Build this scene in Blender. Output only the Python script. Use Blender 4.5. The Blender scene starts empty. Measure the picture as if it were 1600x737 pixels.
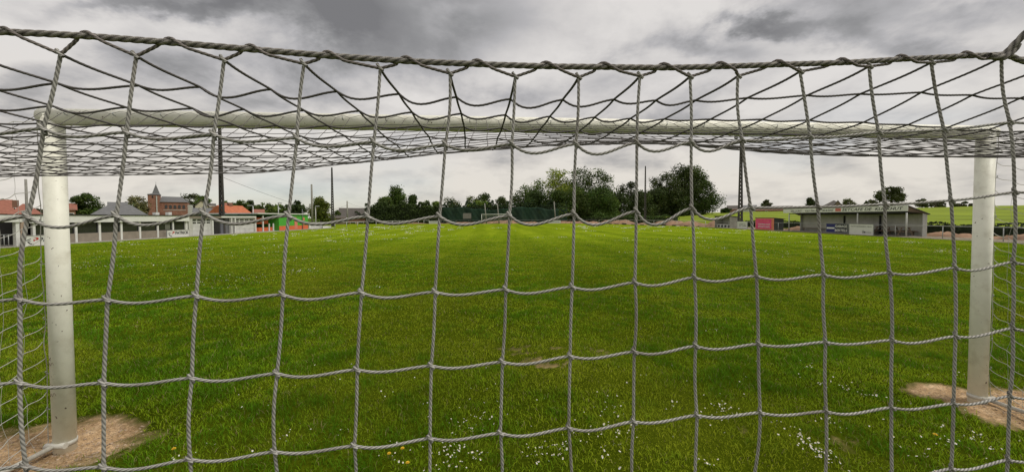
import bpy, bmesh, math, random
import numpy as np
from math import radians, sin, cos, pi
from mathutils import Vector, Matrix

S = bpy.context.scene
# ------------------------------------------------------------------ camera
F = 577.0; CY = 355.5; HC = 1.67
PITCH = radians(1.6); ROLL = 0.004
cr, sr, cp, sp = cos(ROLL), sin(ROLL), cos(PITCH), sin(PITCH)
R0 = Vector((1, 0, 0)); U0 = Vector((0, sp, cp)); FW = Vector((0, cp, -sp))
RR = R0 * cr - U0 * sr; UU = U0 * cr + R0 * sr
cd = bpy.data.cameras.new('camera'); cam = bpy.data.objects.new('camera', cd)
S.collection.objects.link(cam); S.camera = cam
cd.sensor_width = 36; cd.lens = 36 * F / 1600; cd.shift_y = -(368.5 - CY) / 1600
cd.clip_start = 0.05; cd.clip_end = 6000
m = Matrix((RR, UU, -FW)).transposed().to_4x4(); m.translation = (0, 0, HC)
cam.matrix_world = m

# ------------------------------------------------------------------ sky
SUN_DIR = Vector((0.55, -0.12, 0.80)).normalized()
EL = math.asin(SUN_DIR.z); ROT = math.atan2(SUN_DIR.x, SUN_DIR.y)
W = bpy.data.worlds.new('World'); S.world = W; W.use_nodes = True
nt = W.node_tree; N = nt.nodes; L = nt.links; N.clear()
def nd(t, **k):
    n = N.new(t)
    for a, b in k.items(): setattr(n, a, b)
    return n
def val(sock, v):
    if hasattr(v, 'is_output') or hasattr(v, 'links'): L.new(v, sock)
    else: sock.default_value = v
def mth(op, a, b=None, c=None, clamp=False):
    n = nd('ShaderNodeMath', operation=op, use_clamp=clamp); val(n.inputs[0], a)
    if b is not None: val(n.inputs[1], b)
    if c is not None: val(n.inputs[2], c)
    return n.outputs[0]
def mixc(f, a, b):
    n = nd('ShaderNodeMix', data_type='RGBA'); val(n.inputs[0], f); val(n.inputs[6], a); val(n.inputs[7], b)
    return n.outputs[2]
def smooth(x, a, b):
    n = nd('ShaderNodeMapRange', interpolation_type='SMOOTHSTEP'); val(n.inputs[0], x)
    n.inputs[1].default_value = a; n.inputs[2].default_value = b
    return n.outputs[0]
sky = nd('ShaderNodeTexSky', sky_type='NISHITA', sun_disc=False, sun_elevation=EL, sun_rotation=ROT)
tc = nd('ShaderNodeTexCoord'); D = tc.outputs['Generated']
sep = nd('ShaderNodeSeparateXYZ'); L.new(D, sep.inputs[0])
zc = mth('MAXIMUM', sep.outputs[2], 0.0)
den = mth('ADD', zc, 0.30)
qx = mth('DIVIDE', sep.outputs[0], den); qy = mth('DIVIDE', sep.outputs[1], den)
cmb = nd('ShaderNodeCombineXYZ'); L.new(qx, cmb.inputs[0]); L.new(qy, cmb.inputs[1])
def noise(vec, scale, detail=6, rough=.55, off=(0, 0, 0), dist=0.0):
    mp = nd('ShaderNodeMapping'); L.new(vec, mp.inputs[0]); mp.inputs[1].default_value = off
    n = nd('ShaderNodeTexNoise'); L.new(mp.outputs[0], n.inputs['Vector'])
    n.inputs['Scale'].default_value = scale; n.inputs['Detail'].default_value = detail
    n.inputs['Roughness'].default_value = rough; n.inputs['Distortion'].default_value = dist
    return n.outputs[0]
n1 = noise(cmb.outputs[0], 1.5, 8, .55, (3.1, 1.7, 0), .35)
n2 = noise(cmb.outputs[0], 3.4, 8, .6, (7.3, 4.2, 2), .2)
n4 = noise(cmb.outputs[0], 2.6, 6, .6, (17.3, 14.2, 2), .2)
n3 = noise(cmb.outputs[0], 0.55, 4, .5, (1.3, 9.2, 5))
def qdir(px, py):
    v = (FW * F + RR * (px - 800) + UU * (CY - py)).normalized()
    return v.x / (v.z + .30), v.y / (v.z + .30)
# banks of darker cloud: where, how wide, how dark (offset by noise so edges are ragged)
dens = None
wx = mth('ADD', qx, mth('MULTIPLY', mth('SUBTRACT', n2, .5), .42)); wy = mth('ADD', qy, mth('MULTIPLY', mth('SUBTRACT', n4, .5), .42))
for (px, py, rx, ry, a) in [(240, 2, 170, 22, .62), (420, -10, 120, 34, .55), (555, 32, 90, 40, .85), (655, 78, 130, 46, .55), (520, 95, 90, 26, .3), (760, 30, 90, 40, .32), (700, -10, 120, 30, .4),
                            (1190, 32, 74, 22, .85), (1120, 76, 90, 22, .42), (1310, 52, 110, 34, .5), (1270, -10, 200, 26, .55), (1010, 70, 60, 20, .2), (280, 95, 150, 26, .30), (100, 135, 160, 30, .28), (480, 150, 160, 26, .28), (830, 140, 150, 30, .36), (1480, 75, 130, 26, .42),
                            (1560, 20, 110, 40, .35), (1450, 190, 140, 26, .25), (1300, 262, 160, 16, .28), (1000, 250, 160, 14, .16), (60, 160, 110, 20, .2), (1130, 190, 200, 24, .22)]:
    x0, y0 = qdir(px, py); x1, _a = qdir(px + rx, py); _b, y1 = qdir(px, py - ry)
    ax = mth('DIVIDE', mth('SUBTRACT', wx, x0), abs(x1 - x0)); ay = mth('DIVIDE', mth('SUBTRACT', wy, y0), abs(y1 - y0))
    g = mth('MULTIPLY', mth('EXPONENT', mth('MULTIPLY', mth('ADD', mth('MULTIPLY', ax, ax), mth('MULTIPLY', ay, ay)), -1.0)), a)
    dens = g if dens is None else mth('ADD', dens, g)
puff = mth('ADD', mth('MULTIPLY', mth('SUBTRACT', n1, .5), 1.3), mth('MULTIPLY', mth('SUBTRACT', n2, .5), 1.1))
dens = mth('ADD', dens, puff)
low = smooth(sep.outputs[2], .33, .04)          # clouds thin and brighten towards the horizon
dens = mth('ADD', dens, mth('MULTIPLY', low, -.03))
dens = mth('ADD', dens, .10)
cr_ = nd('ShaderNodeValToRGB'); L.new(dens, cr_.inputs[0])
e = cr_.color_ramp.elements
e[0].position = 0.0; e[0].color = (6.0, 5.8, 5.65, 1)
e[1].position = 1.0; e[1].color = (1.6, 1.6, 1.68, 1)
for p, c in ((.22, (5.0, 4.85, 4.8, 1)), (.42, (3.7, 3.65, 3.75, 1)), (.68, (2.4, 2.4, 2.47, 1))):
    k = e.new(p); k.color = c
warm = mixc(mth('MULTIPLY', low, .8), (1, 1, 1, 1), (1.05, 1.02, .93, 1))
mm = nd('ShaderNodeMix', data_type='RGBA', blend_type='MULTIPLY'); mm.inputs[0].default_value = 1
L.new(cr_.outputs[0], mm.inputs[6]); L.new(warm, mm.inputs[7])
gap = mth('MULTIPLY', mth('MULTIPLY', smooth(n3, .5, .72), low), .45)
fin = mixc(gap, mm.outputs[2], sky.outputs[0])
bg = nd('ShaderNodeBackground'); L.new(fin, bg.inputs[0]); bg.inputs[1].default_value = 0.1
wo = nd('ShaderNodeOutputWorld'); L.new(bg.outputs[0], wo.inputs[0])
# ------------------------------------------------------------------ sun behind cloud
sd = bpy.data.lights.new('sun', 'SUN'); sd.energy = 1.8; sd.angle = radians(12); sd.color = (1, .96, .88)
so = bpy.data.objects.new('sun', sd); S.collection.objects.link(so)
so.rotation_euler = (-SUN_DIR).to_track_quat('-Z', 'Y').to_euler(); so.location = (5, -5, 12)
S.view_settings.view_transform = 'Standard'; S.view_settings.look = 'None'
S.view_settings.exposure = 0.30; S.view_settings.gamma = 1; S.view_settings.use_curve_mapping = False

# ------------------------------------------------------------------ helpers
def ray(px, py): return FW * F + RR * (px - 800) + UU * (CY - py)
def P(px, py, Y):
    v = ray(px, py); v = v * (Y / v.y); return Vector((v.x, v.y, v.z + HC))
def PX(px, py, X):
    v = ray(px, py); v = v * (X / v.x); return Vector((v.x, v.y, v.z + HC))
def Gd(px, py, z=0):
    v = ray(px, py); v = v * ((z - HC) / v.z); return Vector((v.x, v.y, z))
COL = S.collection
rng = np.random.default_rng(7); random.seed(7)

_mats = {}
def mat(name, color, rough=.7, var=.12, scale=6., bump=.0, bscale=60., metal=0., spec=.4, dirt=None, dscale=3., damt=.5, attr=None, trans=0., stretch=None):
    if name in _mats: return _mats[name]
    M = bpy.data.materials.new(name); M.use_nodes = True; t = M.node_tree; n = t.nodes; l = t.links
    b = n['Principled BSDF']; b.inputs['Roughness'].default_value = rough; b.inputs['Metallic'].default_value = metal
    b.inputs['Specular IOR Level'].default_value = spec
    tcn = n.new('ShaderNodeTexCoord'); vec = tcn.outputs['Object']
    if stretch:
        mp = n.new('ShaderNodeMapping'); mp.inputs['Scale'].default_value = stretch; l.new(vec, mp.inputs[0]); vec = mp.outputs[0]
    ns = n.new('ShaderNodeTexNoise'); ns.inputs['Scale'].default_value = scale; ns.inputs['Detail'].default_value = 6; l.new(vec, ns.inputs['Vector'])
    mr = n.new('ShaderNodeMapRange'); mr.inputs[1].default_value = .3; mr.inputs[2].default_value = .7
    mr.inputs[3].default_value = 1 - var; mr.inputs[4].default_value = 1 + var; l.new(ns.outputs[0], mr.inputs[0])
    hv = n.new('ShaderNodeHueSaturation'); hv.inputs['Color'].default_value = (*color, 1); l.new(mr.outputs[0], hv.inputs['Value'])
    out = hv.outputs[0]
    if attr:
        at = n.new('ShaderNodeAttribute'); at.attribute_name = attr
        mx = n.new('ShaderNodeMix'); mx.data_type = 'RGBA'; mx.blend_type = 'MULTIPLY'; mx.inputs[0].default_value = 1
        l.new(out, mx.inputs[6]); l.new(at.outputs['Color'], mx.inputs[7]); out = mx.outputs[2]
    if dirt:
        n2_ = n.new('ShaderNodeTexNoise'); n2_.inputs['Scale'].default_value = dscale; n2_.inputs['Detail'].default_value = 8; n2_.inputs['Roughness'].default_value = .65
        l.new(vec, n2_.inputs['Vector'])
        m2 = n.new('ShaderNodeMapRange'); m2.inputs[1].default_value = .5; m2.inputs[2].default_value = .72; m2.inputs[4].default_value = damt; l.new(n2_.outputs[0], m2.inputs[0])
        mx = n.new('ShaderNodeMix'); mx.data_type = 'RGBA'; l.new(m2.outputs[0], mx.inputs[0]); l.new(out, mx.inputs[6]); mx.inputs[7].default_value = (*dirt, 1); out = mx.outputs[2]
    l.new(out, b.inputs['Base Color'])
    if bump:
        nb = n.new('ShaderNodeTexNoise'); nb.inputs['Scale'].default_value = bscale; nb.inputs['Detail'].default_value = 4; l.new(vec, nb.inputs['Vector'])
        bp = n.new('ShaderNodeBump'); bp.inputs['Strength'].default_value = bump; bp.inputs['Distance'].default_value = .01
        l.new(nb.outputs[0], bp.inputs['Height']); l.new(bp.outputs[0], b.inputs['Normal'])
    if trans:
        tr = n.new('ShaderNodeBsdfTranslucent'); l.new(out, tr.inputs[0]); ms = n.new('ShaderNodeMixShader'); ms.inputs[0].default_value = trans
        l.new(b.outputs[0], ms.inputs[1]); l.new(tr.outputs[0], ms.inputs[2]); l.new(ms.outputs[0], n['Material Output'].inputs[0])
    _mats[name] = M; return M

def corrug(name, color, pitch, axis=1, var=.1, depth=.5, dark=.8, rough=.6):
    """sheet cladding / planks: narrow grooves along one axis"""
    if name in _mats: return _mats[name]
    M = mat(name, color, rough, var, 2.5, dirt=tuple(c * .55 for c in color), dscale=1.6, damt=.45)
    t = M.node_tree; n = t.nodes; l = t.links; b = n['Principled BSDF']
    src = b.inputs['Base Color'].links[0].from_socket
    tcn = n.new('ShaderNodeTexCoord'); sp_ = n.new('ShaderNodeSeparateXYZ'); l.new(tcn.outputs['Object'], sp_.inputs[0])
    a = n.new('ShaderNodeMath'); a.operation = 'DIVIDE'; l.new(sp_.outputs[axis], a.inputs[0]); a.inputs[1].default_value = pitch
    f = n.new('ShaderNodeMath'); f.operation = 'FRACT'; l.new(a.outputs[0], f.inputs[0])
    g = n.new('ShaderNodeMapRange'); l.new(f.outputs[0], g.inputs[0]); g.inputs[1].default_value = .0; g.inputs[2].default_value = .12; g.inputs[3].default_value = dark; g.inputs[4].default_value = 1
    mx = n.new('ShaderNodeMix'); mx.data_type = 'RGBA'; mx.blend_type = 'MULTIPLY'; mx.inputs[0].default_value = 1
    l.new(src, mx.inputs[6]); l.new(g.outputs[0], mx.inputs[7]); l.new(mx.outputs[2], b.inputs['Base Color'])
    bp = n.new('ShaderNodeBump'); bp.inputs['Strength'].default_value = depth; bp.inputs['Distance'].default_value = .02
    l.new(g.outputs[0], bp.inputs['Height']); l.new(bp.outputs[0], b.inputs['Normal'])
    return M

def brick(name, c1, c2, mortar, sc=1.0):
    if name in _mats: return _mats[name]
    M = mat(name, c1, .9, .15, 1.3); n = M.node_tree.nodes; l = M.node_tree.links; b = n['Principled BSDF']
    tcn = n.new('ShaderNodeTexCoord'); sp_ = n.new('ShaderNodeSeparateXYZ'); l.new(tcn.outputs['Object'], sp_.inputs[0])
    ad = n.new('ShaderNodeMath'); ad.operation = 'ADD'; l.new(sp_.outputs[0], ad.inputs[0]); l.new(sp_.outputs[1], ad.inputs[1])
    cb = n.new('ShaderNodeCombineXYZ'); l.new(ad.outputs[0], cb.inputs[0]); l.new(sp_.outputs[2], cb.inputs[1])
    bt = n.new('ShaderNodeTexBrick'); l.new(cb.outputs[0], bt.inputs[0]); bt.inputs['Color1'].default_value = (*c1, 1); bt.inputs['Color2'].default_value = (*c2, 1)
    bt.inputs['Mortar'].default_value = (*mortar, 1); bt.inputs['Scale'].default_value = sc; bt.inputs['Brick Width'].default_value = .22; bt.inputs['Row Height'].default_value = .075; bt.inputs['Mortar Size'].default_value = .008
    src = b.inputs['Base Color'].links[0].from_socket
    ns = n.new('ShaderNodeTexNoise'); ns.inputs['Scale'].default_value = .8; ns.inputs['Detail'].default_value = 6; l.new(tcn.outputs['Object'], ns.inputs['Vector'])
    mr = n.new('ShaderNodeMapRange'); mr.inputs[1].default_value = .3; mr.inputs[2].default_value = .7; mr.inputs[3].default_value = .75; mr.inputs[4].default_value = 1.2; l.new(ns.outputs[0], mr.inputs[0])
    mx = n.new('ShaderNodeMix'); mx.data_type = 'RGBA'; mx.blend_type = 'MULTIPLY'; mx.inputs[0].default_value = 1
    l.new(bt.outputs[0], mx.inputs[6]); l.new(mr.outputs[0], mx.inputs[7]); l.new(mx.outputs[2], b.inputs['Base Color'])
    return M

def obj(name, me, material=None, parent=None, label=None, cat=None, group=None, kind=None, loc=None):
    o = bpy.data.objects.new(name, me); COL.objects.link(o)
    if material is not None and me is not None: me.materials.append(material)
    if parent is not None: o.parent = parent
    if loc is not None: o.location = loc
    if label: o['label'] = label
    if cat: o['category'] = cat
    if group: o['group'] = group
    if kind: o['kind'] = kind
    return o
def thing(name, label, cat, loc=(0, 0, 0), rz=0, group=None):
    o = obj(name, None, label=label, cat=cat, group=group); o.location = loc; o.rotation_euler = (0, 0, rz); o.empty_display_size = .2; return o
def npmesh(name, V, Fc, smooth_=False, attr=None):
    """V (n,3); Fc (m,k)"""
    V = np.asarray(V, dtype=np.float32); Fc = np.asarray(Fc, dtype=np.int32); me = bpy.data.meshes.new(name)
    k = Fc.shape[1]
    me.vertices.add(len(V)); me.vertices.foreach_set('co', V.ravel())
    me.loops.add(Fc.size); me.loops.foreach_set('vertex_index', Fc.ravel())
    me.polygons.add(len(Fc)); me.polygons.foreach_set('loop_start', np.arange(0, Fc.size, k, dtype=np.int32))
    me.polygons.foreach_set('loop_total', np.full(len(Fc), k, dtype=np.int32))
    if smooth_: me.polygons.foreach_set('use_smooth', np.ones(len(Fc), dtype=bool))
    me.update(calc_edges=True)
    if attr is not None:
        a = me.color_attributes.new('col', 'FLOAT_COLOR', 'POINT'); c = np.ones((len(V), 4), dtype=np.float32); c[:, :3] = attr; a.data.foreach_set('color', c.ravel())
    return me

class MB:
    def __init__(s): s.bm = bmesh.new()
    def box(s, x0, x1, y0, y1, z0, z1, bev=0, mx=None):
        a = [s.bm.verts.new((x, y, z)) for z in (z0, z1) for y in (y0, y1) for x in (x0, x1)]
        fs = [s.bm.faces.new([a[i] for i in f]) for f in ((0, 2, 3, 1), (4, 5, 7, 6), (0, 1, 5, 4), (2, 6, 7, 3), (0, 4, 6, 2), (1, 3, 7, 5))]
        if mx is not None: bmesh.ops.transform(s.bm, matrix=mx, verts=a)
        if bev: bmesh.ops.bevel(s.bm, geom=list({e for f in fs for e in f.edges}), offset=bev, segments=1, affect='EDGES')
        return s
    def tube(s, pts, r, n=8, cap=True):
        pts = [Vector(p) for p in pts]; rs = r if isinstance(r, (list, tuple)) else [r] * len(pts); rings = []
        for i, p in enumerate(pts):
            d = (pts[min(i + 1, len(pts) - 1)] - pts[max(i - 1, 0)]).normalized()
            ref = Vector((0, 0, 1)) if abs(d.z) < .9 else Vector((1, 0, 0))
            a = d.cross(ref).normalized(); b = d.cross(a).normalized()
            rings.append([s.bm.verts.new(p + (a * cos(2 * pi * k / n) + b * sin(2 * pi * k / n)) * rs[i]) for k in range(n)])
        for i in range(len(rings) - 1):
            for k in range(n):
                f = s.bm.faces.new((rings[i][k], rings[i][(k + 1) % n], rings[i + 1][(k + 1) % n], rings[i + 1][k])); f.smooth = n > 5
        if cap: s.bm.faces.new(rings[0][::-1]); s.bm.faces.new(rings[-1])
        return s
    def poly(s, pts, ext):
        """prism: polygon points extruded by a vector"""
        ext = Vector(ext); a = [s.bm.verts.new(p) for p in pts]; b = [s.bm.verts.new(Vector(p) + ext) for p in pts]; n = len(a)
        s.bm.faces.new(a); s.bm.faces.new(b[::-1])
        for i in range(n): s.bm.faces.new((a[i], b[i], b[(i + 1) % n], a[(i + 1) % n]))
        return s
    def disc(s, c, nrm, r, h, n=12):
        nrm = Vector(nrm).normalized(); s.tube([Vector(c), Vector(c) + nrm * h], r, n); return s
    def mesh(s, name='mesh'):
        bmesh.ops.recalc_face_normals(s.bm, faces=s.bm.faces); me = bpy.data.meshes.new(name); s.bm.to_mesh(me); s.bm.free(); return me
    def obj(s, name, material, parent=None, **k): return obj(name, s.mesh(name), material, parent, **k)

def text(s, name, origin, xdir, height, material, parent, width=None, shear=0.0, bold=0.0, depth=.004):
    """lettering as a thin raised mesh; origin = lower left"""
    cu = bpy.data.curves.new('t', 'FONT'); cu.body = s; cu.size = 1; cu.extrude = 0.01; cu.shear = shear; cu.offset = bold; cu.resolution_u = 2
    to = bpy.data.objects.new('t', cu); COL.objects.link(to); dg = bpy.context.evaluated_depsgraph_get()
    me = bpy.data.meshes.new_from_object(to.evaluated_get(dg)); bpy.data.objects.remove(to); me.name = name; me.materials.clear()
    co = np.zeros(len(me.vertices) * 3, dtype=np.float32); me.vertices.foreach_get('co', co); co = co.reshape(-1, 3)
    w = co[:, 0].max() - co[:, 0].min(); h = max(co[:, 1].max() - co[:, 1].min(), .01)
    sy = height / h; sx = (width / w) if width else sy
    xd = Vector(xdir).normalized(); yd = Vector((0, 0, 1)); zd = xd.cross(yd)
    lo = (co[:, 0].min(), co[:, 1].min())
    out = np.array(origin)[None] + (co[:, 0:1] - lo[0]) * sx * np.array(xd)[None] + (co[:, 1:2] - lo[1]) * sy * np.array(yd)[None] + (co[:, 2:3] / .01 * depth) * np.array(zd)[None]
    me.vertices.foreach_set('co', out.astype(np.float32).ravel()); me.update()
    return obj(name, me, material, parent)

# ------------------------------------------------------------------ materials
white_paint = mat('white_post_paint', (.83, .815, .70), .5, .05, 9, bump=.15, bscale=40, dirt=(.40, .35, .24), dscale=11, damt=.35)
_t = white_paint.node_tree; _n = _t.nodes; _l = _t.links; _b = _n['Principled BSDF']; _src = _b.inputs['Base Color'].links[0].from_socket
_tc = _n.new('ShaderNodeTexCoord'); _ns = _n.new('ShaderNodeTexNoise'); _ns.inputs['Scale'].default_value = 42; _ns.inputs['Detail'].default_value = 3; _l.new(_tc.outputs['Object'], _ns.inputs['Vector'])
_mr = _n.new('ShaderNodeMapRange'); _mr.inputs[1].default_value = .70; _mr.inputs[2].default_value = .735; _l.new(_ns.outputs[0], _mr.inputs[0])
_mx = _n.new('ShaderNodeMix'); _mx.data_type = 'RGBA'; _l.new(_mr.outputs[0], _mx.inputs[0]); _l.new(_src, _mx.inputs[6]); _mx.inputs[7].default_value = (.10, .06, .04, 1); _l.new(_mx.outputs[2], _b.inputs['Base Color'])
m_white = mat('white_paint', (.66, .66, .62), .6, .06, 3, dirt=(.35, .33, .28), dscale=2.2, damt=.3)
m_offwhite = mat('aged_white', (.46, .46, .41), .7, .08, 3, dirt=(.25, .24, .2), dscale=2.2, damt=.4)
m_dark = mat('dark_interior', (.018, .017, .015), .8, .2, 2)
m_glass = mat('dark_glass', (.02, .022, .02), .12, .2, 1, spec=.7)
m_galv = mat('galvanised_steel', (.38, .39, .38), .45, .1, 20, metal=.4)
m_conc = mat('concrete', (.24, .23, .20), .85, .15, 4, bump=.2, dirt=(.12, .11, .09), dscale=1.4)
m_darkconc = mat('weathered_concrete', (.05, .045, .04), .85, .2, 3)
m_black = mat('black_trim', (.02, .02, .02), .6, .1, 3)
m_grey = mat('grey_paint', (.13, .13, .135), .6, .1, 3)
m_wood = mat('weathered_wood', (.16, .12, .085), .85, .25, 8, stretch=(1, 6, 1))
m_red = mat('red_letter', (.42, .03, .02), .6, .05)
m_blackink = mat('black_letter', (.015, .015, .018), .6, .05)
m_navy = mat('navy_panel', (.012, .014, .12), .5, .1)
m_leaf_bark = mat('bark', (.09, .07, .05), .9, .3, 4, bump=.3)
m_rust = mat('rusty_steel', (.11, .05, .028), .8, .3, 30, bump=.3)

# ------------------------------------------------------------------ ground
GL = Gd(102, 697); GR = Gd(1527, 625)          # feet of the goal posts
gdir = (GR - GL).normalized(); gback = Vector((gdir.y, -gdir.x, 0))   # towards the camera
print('goal width', (GR - GL).length, GL, GR)
def sinfield(x, y, seed, n=14, lo=.15, hi=2.2):
    r = np.random.default_rng(seed); v = np.zeros_like(x)
    for i in range(n):
        w = lo * (hi / lo) ** (i / (n - 1)); a = r.uniform(0, 2 * pi); ph = r.uniform(0, 6.28)
        v = v + np.sin((x * cos(a) + y * sin(a)) * 2 * pi * w + ph + 1.5 * np.sin((x * sin(a) - y * cos(a)) * 1.3 * w + i)) / (n ** .5)
    return v
DIRT = [(-3.42, 2.66, 0.56, .38, 1.2), (-3.15, 2.84, .26, .22, 1.0), (4.6, 3.12, .80, .40, 1.2), (4.1, 3.42, .40, .20, 1.0), (.3, 4.25, .62, .22, .36), (2.5, 2.66, .30, .16, .17), (1.9, 3.0, .25, .2, .3), (.4, 4.6, .9, .3, .22), (-4.2, 2.5, .8, .4, 1)]
def dirtm(x, y):
    d = np.zeros_like(x)
    for (cx, cy, rx, ry, a) in DIRT:
        d = np.maximum(d, a * np.exp(-(((x - cx) / rx) ** 2 + ((y - cy) / ry) ** 2) ** 1.5 * .9))
    return d + (.05 + .13 * np.clip(d * 3, 0, 1)) * sinfield(x, y, 3, 16, 1.2, 14) + .20 * np.clip(d * 3, 0, 1) * sinfield(x, y, 31, 6, .6, 2.0)
def hgt(x, y):
    f = 1 / (1 + (np.abs(y) / 12) ** 2)
    return (.012 * sinfield(x, y, 5, 8, .25, 1.2) * f - (.03 + .010 * sinfield(x, y, 21, 10, 2.5, 9)) * np.clip(dirtm(x, y), 0, 1) * (np.abs(y) < 9)).astype(np.float64)
xs = np.concatenate([-np.geomspace(3000, 9, 26), np.arange(-8, 8.01, .045), np.geomspace(9, 3000, 26)])
ys = np.concatenate([-np.geomspace(3000, 1.2, 22), np.arange(1, 9, .045), np.geomspace(9.4, 3000, 34)])
gx, gy = np.meshgrid(xs, ys); gz = hgt(gx, gy); gz[(np.abs(gx) > 9) | (gy > 12) | (gy < .9)] = 0
V = np.stack([gx, gy, gz], -1).reshape(-1, 3); nx = len(xs); ny = len(ys)
idx = np.arange(nx * ny).reshape(ny, nx); Fc = np.stack([idx[:-1, :-1], idx[:-1, 1:], idx[1:, 1:], idx[1:, :-1]], -1).reshape(-1, 4)
dm = np.clip(dirtm(gx, gy), 0, 1).reshape(-1, 1)
me = npmesh('ground', V, Fc, True, attr=np.repeat(dm, 3, 1))
M = bpy.data.materials.new('pitch_turf'); M.use_nodes = True; n = M.node_tree.nodes; l = M.node_tree.links; b = n['Principled BSDF']
b.inputs['Roughness'].default_value = 1; b.inputs['Specular IOR Level'].default_value = .0
tcn = n.new('ShaderNodeTexCoord')
def gn(scale, det=6, rough=.6, st=(1, 1, 1), off=(0, 0, 0)):
    mp = n.new('ShaderNodeMapping'); mp.inputs['Scale'].default_value = st; mp.inputs[1].default_value = off; l.new(tcn.outputs['Object'], mp.inputs[0])
    q = n.new('ShaderNodeTexNoise'); q.inputs['Scale'].default_value = scale; q.inputs['Detail'].default_value = det; q.inputs['Roughness'].default_value = rough; l.new(mp.outputs[0], q.inputs['Vector']); return q.outputs[0]
def ramp(f, stops):
    q = n.new('ShaderNodeValToRGB'); l.new(f, q.inputs[0]); e = q.color_ramp.elements
    e[0].position, e[0].color = stops[0][0], (*stops[0][1], 1); e[1].position, e[1].color = stops[-1][0], (*stops[-1][1], 1)
    for p, c in stops[1:-1]: k = e.new(p); k.color = (*c, 1)
    return q.outputs[0]
def gmix(f, a, c, bl='MIX'):
    q = n.new('ShaderNodeMix'); q.data_type = 'RGBA'; q.blend_type = bl
    if isinstance(f, float): q.inputs[0].default_value = f
    else: l.new(f, q.inputs[0])
    l.new(a, q.inputs[6]); 
    if isinstance(c, tuple): q.inputs[7].default_value = c
    else: l.new(c, q.inputs[7])
    return q.outputs[2]
turf = ramp(gn(.35, 8, .62), [(.3, (.125, .185, .008)), (.5, (.165, .228, .011)), (.72, (.225, .275, .022))])
turf = gmix(1.0, turf, ramp(gn(3.5, 8, .75), [(.3, (.72, .75, .7)), (.7, (1.25, 1.22, 1.2))]), 'MULTIPLY')
turf = gmix(1.0, turf, ramp(gn(38, 4, .8), [(.3, (.62, .66, .6)), (.7, (1.35, 1.3, 1.25))]), 'MULTIPLY')
stripe = gn(.55, 5, .6, (1, .04, 1), (4, 0, 0))
turf = gmix(1.0, turf, ramp(stripe, [(.35, (.82, .86, .80)), (.65, (1.16, 1.13, 1.08))]), 'MULTIPLY')
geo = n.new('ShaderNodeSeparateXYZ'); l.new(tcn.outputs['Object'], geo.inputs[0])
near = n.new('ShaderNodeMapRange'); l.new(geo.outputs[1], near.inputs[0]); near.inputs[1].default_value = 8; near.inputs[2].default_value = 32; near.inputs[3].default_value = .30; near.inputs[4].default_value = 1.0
# soil shows between the standing blades where the turf is modelled; beyond, the sheet is the sward itself
wv = n.new('ShaderNodeTexWave'); wv.wave_type = 'BANDS'; wv.bands_direction = 'X'; wv.inputs['Scale'].default_value = .0935 ; wv.inputs['Distortion'].default_value = .6; wv.inputs['Detail'].default_value = 1
wmp = n.new('ShaderNodeMapping'); wmp.inputs['Rotation'].default_value = (0, 0, -.086); l.new(tcn.outputs['Object'], wmp.inputs[0]); l.new(wmp.outputs[0], wv.inputs[0])
turf = gmix(1.0, turf, ramp(wv.outputs['Fac'], [(.3, (.92, .93, .92)), (.7, (1.08, 1.07, 1.06))]), 'MULTIPLY')
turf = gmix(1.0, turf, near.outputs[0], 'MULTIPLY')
far = n.new('ShaderNodeMapRange'); l.new(geo.outputs[1], far.inputs[0]); far.inputs[1].default_value = 105; far.inputs[2].default_value = 125
turf = gmix(far.outputs[0], turf, (.07, .11, .02, 1))
soil = ramp(gn(9, 10, .75), [(.3, (.25, .165, .09)), (.5, (.42, .29, .17)), (.72, (.60, .46, .31))])
soil = gmix(1.0, soil, ramp(gn(3.2, 6, .7, (1, 1, 1), (5, 3, 0)), [(.38, (.62, .60, .56)), (.58, (1.08, 1.06, 1.02))]), 'MULTIPLY')
soil = gmix(1.0, soil, ramp(gn(70, 4, .8), [(.35, (.55, .55, .55)), (.68, (1.5, 1.5, 1.5))]), 'MULTIPLY')
at = n.new('ShaderNodeAttribute'); at.attribute_name = 'col'
mr = n.new('ShaderNodeMapRange'); l.new(at.outputs['Fac'], mr.inputs[0]); mr.inputs[1].default_value = .25; mr.inputs[2].default_value = .75
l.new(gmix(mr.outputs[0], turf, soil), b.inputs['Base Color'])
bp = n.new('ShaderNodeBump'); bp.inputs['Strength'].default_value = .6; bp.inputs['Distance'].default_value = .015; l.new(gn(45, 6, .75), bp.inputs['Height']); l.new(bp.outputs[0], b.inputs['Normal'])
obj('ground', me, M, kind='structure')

# --- crop field climbing on the right, behind the touchline
def fz(x, y):
    s = np.maximum(x - 38, 0); bank = np.clip((x - 36.3) / 1.6, 0, 1)
    return bank * (.72 + 4.3 * (1 - np.exp(-s / 60))) - np.maximum(s - 260, 0) * .02 + .1 * sinfield(x / 30, y / 30, 9) * bank
fx = np.concatenate([np.linspace(36.2, 40, 8), np.geomspace(41, 700, 60)]); fy = np.concatenate([np.linspace(-60, 120, 60), np.geomspace(125, 900, 40)])
X, Y = np.meshgrid(fx, fy); Z = fz(X, Y); V = np.stack([X, Y, Z], -1).reshape(-1, 3); k1 = len(fx); idx = np.arange(V.shape[0]).reshape(len(fy), k1)
Fc = np.stack([idx[:-1, :-1], idx[:-1, 1:], idx[1:, 1:], idx[1:, :-1]], -1).reshape(-1, 4)
crop = mat('young_barley', (.185, .235, .016), .9, .3, .6, bump=1.0, bscale=4, dirt=(.10, .15, .012), dscale=.25, damt=.6, spec=.1, stretch=(1, .12, 1))
obj('crop_field', npmesh('crop_field', V, Fc, True), crop, kind='structure')

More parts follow.
